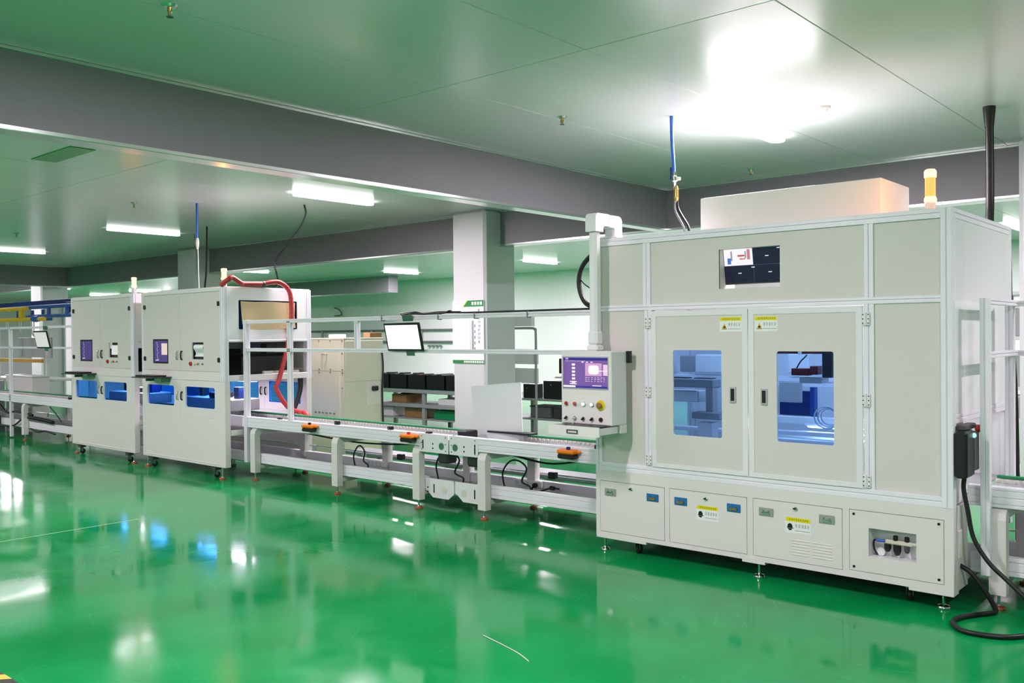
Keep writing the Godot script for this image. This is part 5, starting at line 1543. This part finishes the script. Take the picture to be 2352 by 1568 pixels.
func background_right() -> void:
	# terminal box with cables at the end of the inspection machine
	var t := thing("terminal_box", "black terminal box with a green lamp at the machine's end", "box", Vector3(-1.42, 0.76, -5.55))
	box(t, "box_body", [-1.462, -1.392], [0.77, 1.035], [-5.62, -5.455], "black_plastic", 0.014)
	box(t, "box_door", [-1.463, -1.388], [0.80, 1.02], [-5.70, -5.622], "grey_plastic", 0.006)
	part(t, "green_lamp", lathe([Vector2(0.014, 0), Vector2(0.014, 0.008), Vector2(0.008, 0.014), Vector2(0, 0.015)], 14, "x"), "green_led", Vector3(-1.392, 1.005, -5.585))
	box(t, "mount_plate", [-1.463, -1.41], [1.035, 1.065], [-5.72, -5.50], "dark_grey", 0.006)
	var mk := cyl(t, "mushroom_button", Vector3(-1.39, 1.035, -5.70), 0.022, 0.04, "x", "red_rubber", 16, 0.008)
	mk.set_meta("label", "orange-red push knob")
	# lower cupboard beside the belt
	var c := thing("roll_cart", "white cart with brown rolls behind the conveyor's outlet", "cart", Vector3(-0.9, 0, -7.3))
	box(c, "cart_body", [-1.35, 0.2], [0.0, 0.70], [-7.6, -7.05], "white_paint", 0.01)
	for x in [-1.15, -0.7]:
		part(c, "paper_roll", lathe([Vector2(0.04, -0.2), Vector2(0.15, -0.2), Vector2(0.16, -0.18), Vector2(0.16, 0.18), Vector2(0.15, 0.2), Vector2(0.04, 0.2)], 22, "z"), "brown_card", Vector3(x, 0.862, -7.3))
	# shelving far behind
	var s := thing("storage_shelf", "pale grey storage shelf with white boards near the far column", "shelf", Vector3(-1.6, 0, -10.4))
	for x in [-2.3, -0.9]:
		for z in [-10.7, -10.15]:
			box(s, "upright", [x - 0.025, x + 0.025], [0, 2.0], [z - 0.025, z + 0.025], "grey_paint", 0.004)
	for y in [0.15, 0.68, 1.0, 1.5, 1.95]:
		box(s, "shelf_board", [-2.3, -0.9], [y, y + 0.035], [-10.72, -10.13], "white_paint", 0.004)
	for k in [[-2.0, 1.035, 0.5, 0.30, "taller pale box on the middle board of the storage shelf"], [-1.4, 1.035, 0.5, 0.26, "lower pale box on the middle board of the storage shelf"], [-1.9, 1.535, 0.6, 0.28, "pale box alone on the upper board of the storage shelf"], [-1.9, 0.715, 0.6, 0.2, "flat pale box alone on the lower board of the storage shelf"]]:
		var bb := thing("storage_box", k[4], "box", Vector3(k[0], k[1], -10.4), "pale boxes on the storage shelf")
		box(bb, "box_body", [k[0] - k[2] / 2, k[0] + k[2] / 2], [k[1], k[1] + k[3]], [-10.65, -10.2], "grey_paint", 0.006)
		box(bb, "box_lid", [k[0] - k[2] / 2 - 0.005, k[0] + k[2] / 2 + 0.005], [k[1] + k[3], k[1] + k[3] + 0.02], [-10.655, -10.195], "white_paint", 0.004)

# ------------------------------------------------------------------ on the ceiling
func ceiling_fittings() -> void:
	for p in [[-4.36, -2.37, "chrome sprinkler head in the ceiling in front of the deep beam"], [-4.35, -5.63, "chrome sprinkler head beside the blue drop hose"], [-11.06, -5.50, "small sprinkler head above the two test cabinets"], [-4.29, -8.75, "small sprinkler head in front of the beam behind the inspection machine"], [-15.6, -5.8, "small sprinkler head over the pipe frame"]]:
		var t := thing("sprinkler", p[2], "sprinkler", Vector3(p[0], CEIL, p[1]), "sprinkler heads")
		part(t, "escutcheon", lathe([Vector2(0, -0.012), Vector2(0.028, -0.012), Vector2(0.042, 0.0), Vector2(0, 0.0)], 18), "bright_trim", Vector3(p[0], CEIL, p[1]))
		part(t, "nozzle", lathe([Vector2(0, -0.05), Vector2(0.007, -0.05), Vector2(0.012, -0.03), Vector2(0.014, -0.012), Vector2(0, -0.012)], 12), "brass", Vector3(p[0], CEIL, p[1]))
		part(t, "deflector", lathe([Vector2(0, -0.062), Vector2(0.018, -0.062), Vector2(0.018, -0.059), Vector2(0, -0.059)], 14), "dark_grey", Vector3(p[0], CEIL, p[1]))
		for s in [-1.0, 1.0]:
			tube(t, "frame_arm", [Vector3(p[0] + 0.012 * s, CEIL - 0.02, p[1]), Vector3(p[0] + 0.018 * s, CEIL - 0.04, p[1]), Vector3(p[0] + 0.004 * s, CEIL - 0.06, p[1])], 0.003, "chrome", 6, 4)
	var sd := thing("smoke_detector", "round white smoke detector in the bright patch of the ceiling", "detector", Vector3(-2.72, CEIL, -6.74))
	part(sd, "detector_base", lathe([Vector2(0, -0.018), Vector2(0.058, -0.018), Vector2(0.062, 0), Vector2(0, 0)], 24), "ivory_plastic", Vector3(-2.72, CEIL, -6.74))
	part(sd, "sensor_chamber", lathe([Vector2(0, -0.045), Vector2(0.024, -0.045), Vector2(0.04, -0.03), Vector2(0.045, -0.018), Vector2(0, -0.018)], 20), "ivory_plastic", Vector3(-2.72, CEIL, -6.74))
	var h := thing("ceiling_hatch", "narrow green flap in the ceiling behind the deep beam", "hatch", Vector3(-8.6, CEIL, -3.6))
	box(h, "hatch_leaf", [-9.05, -8.2], [CEIL - 0.006, CEIL - 0.0005], [-3.73, -3.5], "hatch_green", 0.002)
	var hz := thing("hazard_tape", "yellow and black striped tape on the green floor", "tape", Vector3(-5, 0, -1.65))
	for k in 24:
		var st := start()
		var x := -6.4 + 0.085 * k
		add_prism(st, PackedVector2Array([Vector2(0, 0), Vector2(0.085, 0), Vector2(0.125, -0.05), Vector2(0.04, -0.05)]), 0.0, 0.0012, "y")
		part(hz, "stripe", st.commit(), "hazard_yellow" if k % 2 == 0 else "black_rubber", Vector3(x, 0, -1.605))
	var sc := thing("floor_scratch", "thin pale scratch line on the green floor", "scratch_line", Vector3(-3.05, 0, -3.45))
	tube(sc, "scratch_line", [Vector3(-3.272, 0.003, -3.513), Vector3(-3.1, 0.003, -3.47), Vector3(-2.95, 0.003, -3.425), Vector3(-2.839, 0.003, -3.373)], 0.003, "joint_light", 6)  # scratch in the floor, modelled as a thin pale tube

# ------------------------------------------------------------------ hoses and cables
func cables() -> void:
	var a := thing("air_drop", "blue air hose with brass valve dropping from the ceiling onto the machine", "hose", Vector3(-3.7, 2.3, -6.2))
	tube(a, "blue_hose", [Vector3(-3.71, CEIL, -6.2), Vector3(-3.705, 3.1, -6.2), Vector3(-3.695, 2.95, -6.2), Vector3(-3.69, 2.83, -6.2)], 0.014, "blue_hose", 10)
	part(a, "valve_body", lathe([Vector2(0, -0.06), Vector2(0.014, -0.06), Vector2(0.016, -0.02), Vector2(0.024, -0.01), Vector2(0.024, 0.02), Vector2(0.016, 0.03), Vector2(0.016, 0.06), Vector2(0, 0.06)], 14), "chrome", Vector3(-3.685, 2.80, -6.2))
	box(a, "valve_lever", [-3.722, -3.706], [2.80, 2.90], [-6.21, -6.19], "navy_paint", 0.004)
	box(a, "valve_outlet", [-3.67, -3.635], [2.79, 2.815], [-6.215, -6.19], "ivory_plastic", 0.005)
	part(a, "valve_coupling", lathe([Vector2(0, -0.07), Vector2(0.013, -0.07), Vector2(0.02, -0.03), Vector2(0.02, 0.03), Vector2(0.013, 0.06), Vector2(0, 0.06)], 14), "brass", Vector3(-3.672, 2.69, -6.2))
	tube(a, "black_hose", [Vector3(-3.668, 2.64, -6.2), Vector3(-3.655, 2.57, -6.2), Vector3(-3.61, 2.50, -6.19), Vector3(-3.55, 2.42, -6.17), Vector3(-3.525, 2.34, -6.15), Vector3(-3.52, 2.263, -6.15)], 0.011, "cable_black", 8)
	tube(a, "grey_hose", [Vector3(-3.675, 2.63, -6.19), Vector3(-3.67, 2.56, -6.18), Vector3(-3.63, 2.49, -6.17), Vector3(-3.575, 2.41, -6.15), Vector3(-3.55, 2.33, -6.13), Vector3(-3.545, 2.263, -6.13)], 0.009, "grey_plastic", 8)
	var p := thing("power_drop", "thick black cable dropping from the ceiling behind the inspection machine", "cable", Vector3(-1.75, 2.2, -7.5))
	tube(p, "cable", [Vector3(-1.773, CEIL, -7.602), Vector3(-1.77, 3.0, -7.6), Vector3(-1.765, 2.6, -7.58), Vector3(-1.75, 2.42, -7.5)], 0.030, "cable_black", 12)
	part(p, "cable_boot", lathe([Vector2(0.032, -0.16), Vector2(0.045, -0.02), Vector2(0.045, 0), Vector2(0, 0)], 14), "cable_black", Vector3(-1.773, CEIL, -7.602))
	tube(p, "thin_cable", [Vector3(-1.75, 2.44, -7.5), Vector3(-1.70, 2.36, -7.35), Vector3(-1.62, 2.33, -7.3), Vector3(-1.585, 2.26, -7.3), Vector3(-1.575, 2.05, -7.3), Vector3(-1.57, 1.78, -7.3), Vector3(-1.555, 1.45, -7.3), Vector3(-1.54, 1.15, -7.3), Vector3(-1.53, 0.6, -7.3), Vector3(-1.53, 0.02, -7.3)], 0.016, "cable_black", 8)
	var c := thing("power_cable", "black cable hanging from the terminal box down to the floor", "cable", Vector3(-1.4, 0, -5.5))
	tube(c, "cable", [Vector3(-1.43, 0.775, -5.55), Vector3(-1.435, 0.70, -5.55), Vector3(-1.415, 0.585, -5.55), Vector3(-1.385, 0.43, -5.55), Vector3(-1.31, 0.306, -5.55), Vector3(-1.222, 0.223, -5.55), Vector3(-1.10, 0.13, -5.52), Vector3(-0.95, 0.03, -5.45), Vector3(-0.8, 0.014, -5.4)], 0.013, "cable_black", 8)
	var f := thing("power_cable", "black cable looping over the green floor from the machine base", "cable", Vector3(-1.35, 0, -5.4))
	tube(f, "cable", [Vector3(-1.47, 0.25, -5.6), Vector3(-1.412, 0.218, -5.6), Vector3(-1.345, 0.13, -5.61), Vector3(-1.30, 0.05, -5.62), Vector3(-1.29, 0.016, -5.615), Vector3(-1.315, 0.014, -5.56), Vector3(-1.38, 0.014, -5.46), Vector3(-1.425, 0.014, -5.34), Vector3(-1.41, 0.014, -5.24), Vector3(-1.34, 0.014, -5.155), Vector3(-1.24, 0.014, -5.15), Vector3(-1.14, 0.014, -5.19), Vector3(-1.07, 0.014, -5.28), Vector3(-1.03, 0.014, -5.42), Vector3(-1.0, 0.014, -5.6)], 0.014, "cable_black", 9)
	var l := thing("hose_loop", "thick black cable loop behind the white swivel arm", "cable", Vector3(-4.3, 1.8, -5.9))
	tube(l, "cable", [Vector3(-3.94, 2.24, -5.9), Vector3(-4.15, 2.28, -5.9), Vector3(-4.29, 2.215, -5.9), Vector3(-4.38, 2.12, -5.9), Vector3(-4.40, 2.0, -5.9), Vector3(-4.36, 1.88, -5.9), Vector3(-4.28, 1.82, -5.9), Vector3(-4.1, 1.80, -5.9), Vector3(-3.94, 1.80, -5.9)], 0.020, "cable_black", 9)
	tube(l, "thin_wire", [Vector3(-4.395, 2.05, -5.9), Vector3(-4.33, 1.99, -5.9), Vector3(-4.2, 1.93, -5.9), Vector3(-3.94, 1.9, -5.9)], 0.005, "cable_black", 6)
	var b := thing("air_drop", "slim blue air hose with valve hanging above the second test cabinet", "hose", Vector3(-10.5, 2.2, -6.08))
	tube(b, "blue_hose", [Vector3(-10.568, CEIL, -6.08), Vector3(-10.57, 3.1, -6.08), Vector3(-10.575, 2.86, -6.08)], 0.015, "blue_hose", 8)
	part(b, "valve_body", lathe([Vector2(0, -0.10), Vector2(0.014, -0.10), Vector2(0.022, -0.04), Vector2(0.022, 0.0), Vector2(0.014, 0.04), Vector2(0, 0.04)], 12), "ivory_plastic", Vector3(-10.565, 2.82, -6.08))
	box(b, "valve_lever", [-10.63, -10.612], [2.84, 2.92], [-6.09, -6.07], "dark_grey", 0.004)
	tube(b, "thin_hose", [Vector3(-10.56, 2.73, -6.08), Vector3(-10.55, 2.66, -6.08), Vector3(-10.58, 2.4, -6.1), Vector3(-10.6, 2.166, -6.12)], 0.006, "sheet_white", 6)
	var d := thing("signal_cable", "thin black cable hanging from the ceiling behind the second test cabinet", "cable", Vector3(-12.7, 0, -7.45))
	tube(d, "cable", [Vector3(-12.666, CEIL, -7.45), Vector3(-12.68, 3.0, -7.45), Vector3(-12.70, 2.6, -7.45), Vector3(-12.75, 2.3, -7.45), Vector3(-12.78, 1.6, -7.45), Vector3(-12.76, 0.8, -7.45), Vector3(-12.76, 0.01, -7.45)], 0.015, "cable_black", 7)
	var g := thing("signal_cable", "slack black cable curving from the lamp to the cabinet roof", "cable", Vector3(-9.9, 2.2, -7.0))
	tube(g, "cable", [Vector3(-9.7, CEIL, -7.095), Vector3(-9.68, 3.24, -7.095), Vector3(-9.673, 3.18, -7.095), Vector3(-9.78, 3.03, -7.095), Vector3(-10.08, 2.82, -7.095), Vector3(-10.30, 2.66, -7.095), Vector3(-10.36, 2.55, -7.095), Vector3(-10.30, 2.42, -7.08), Vector3(-10.09, 2.28, -6.95), Vector3(-9.90, 2.19, -6.72), Vector3(-9.88, 2.167, -6.6)], 0.012, "cable_black", 8)
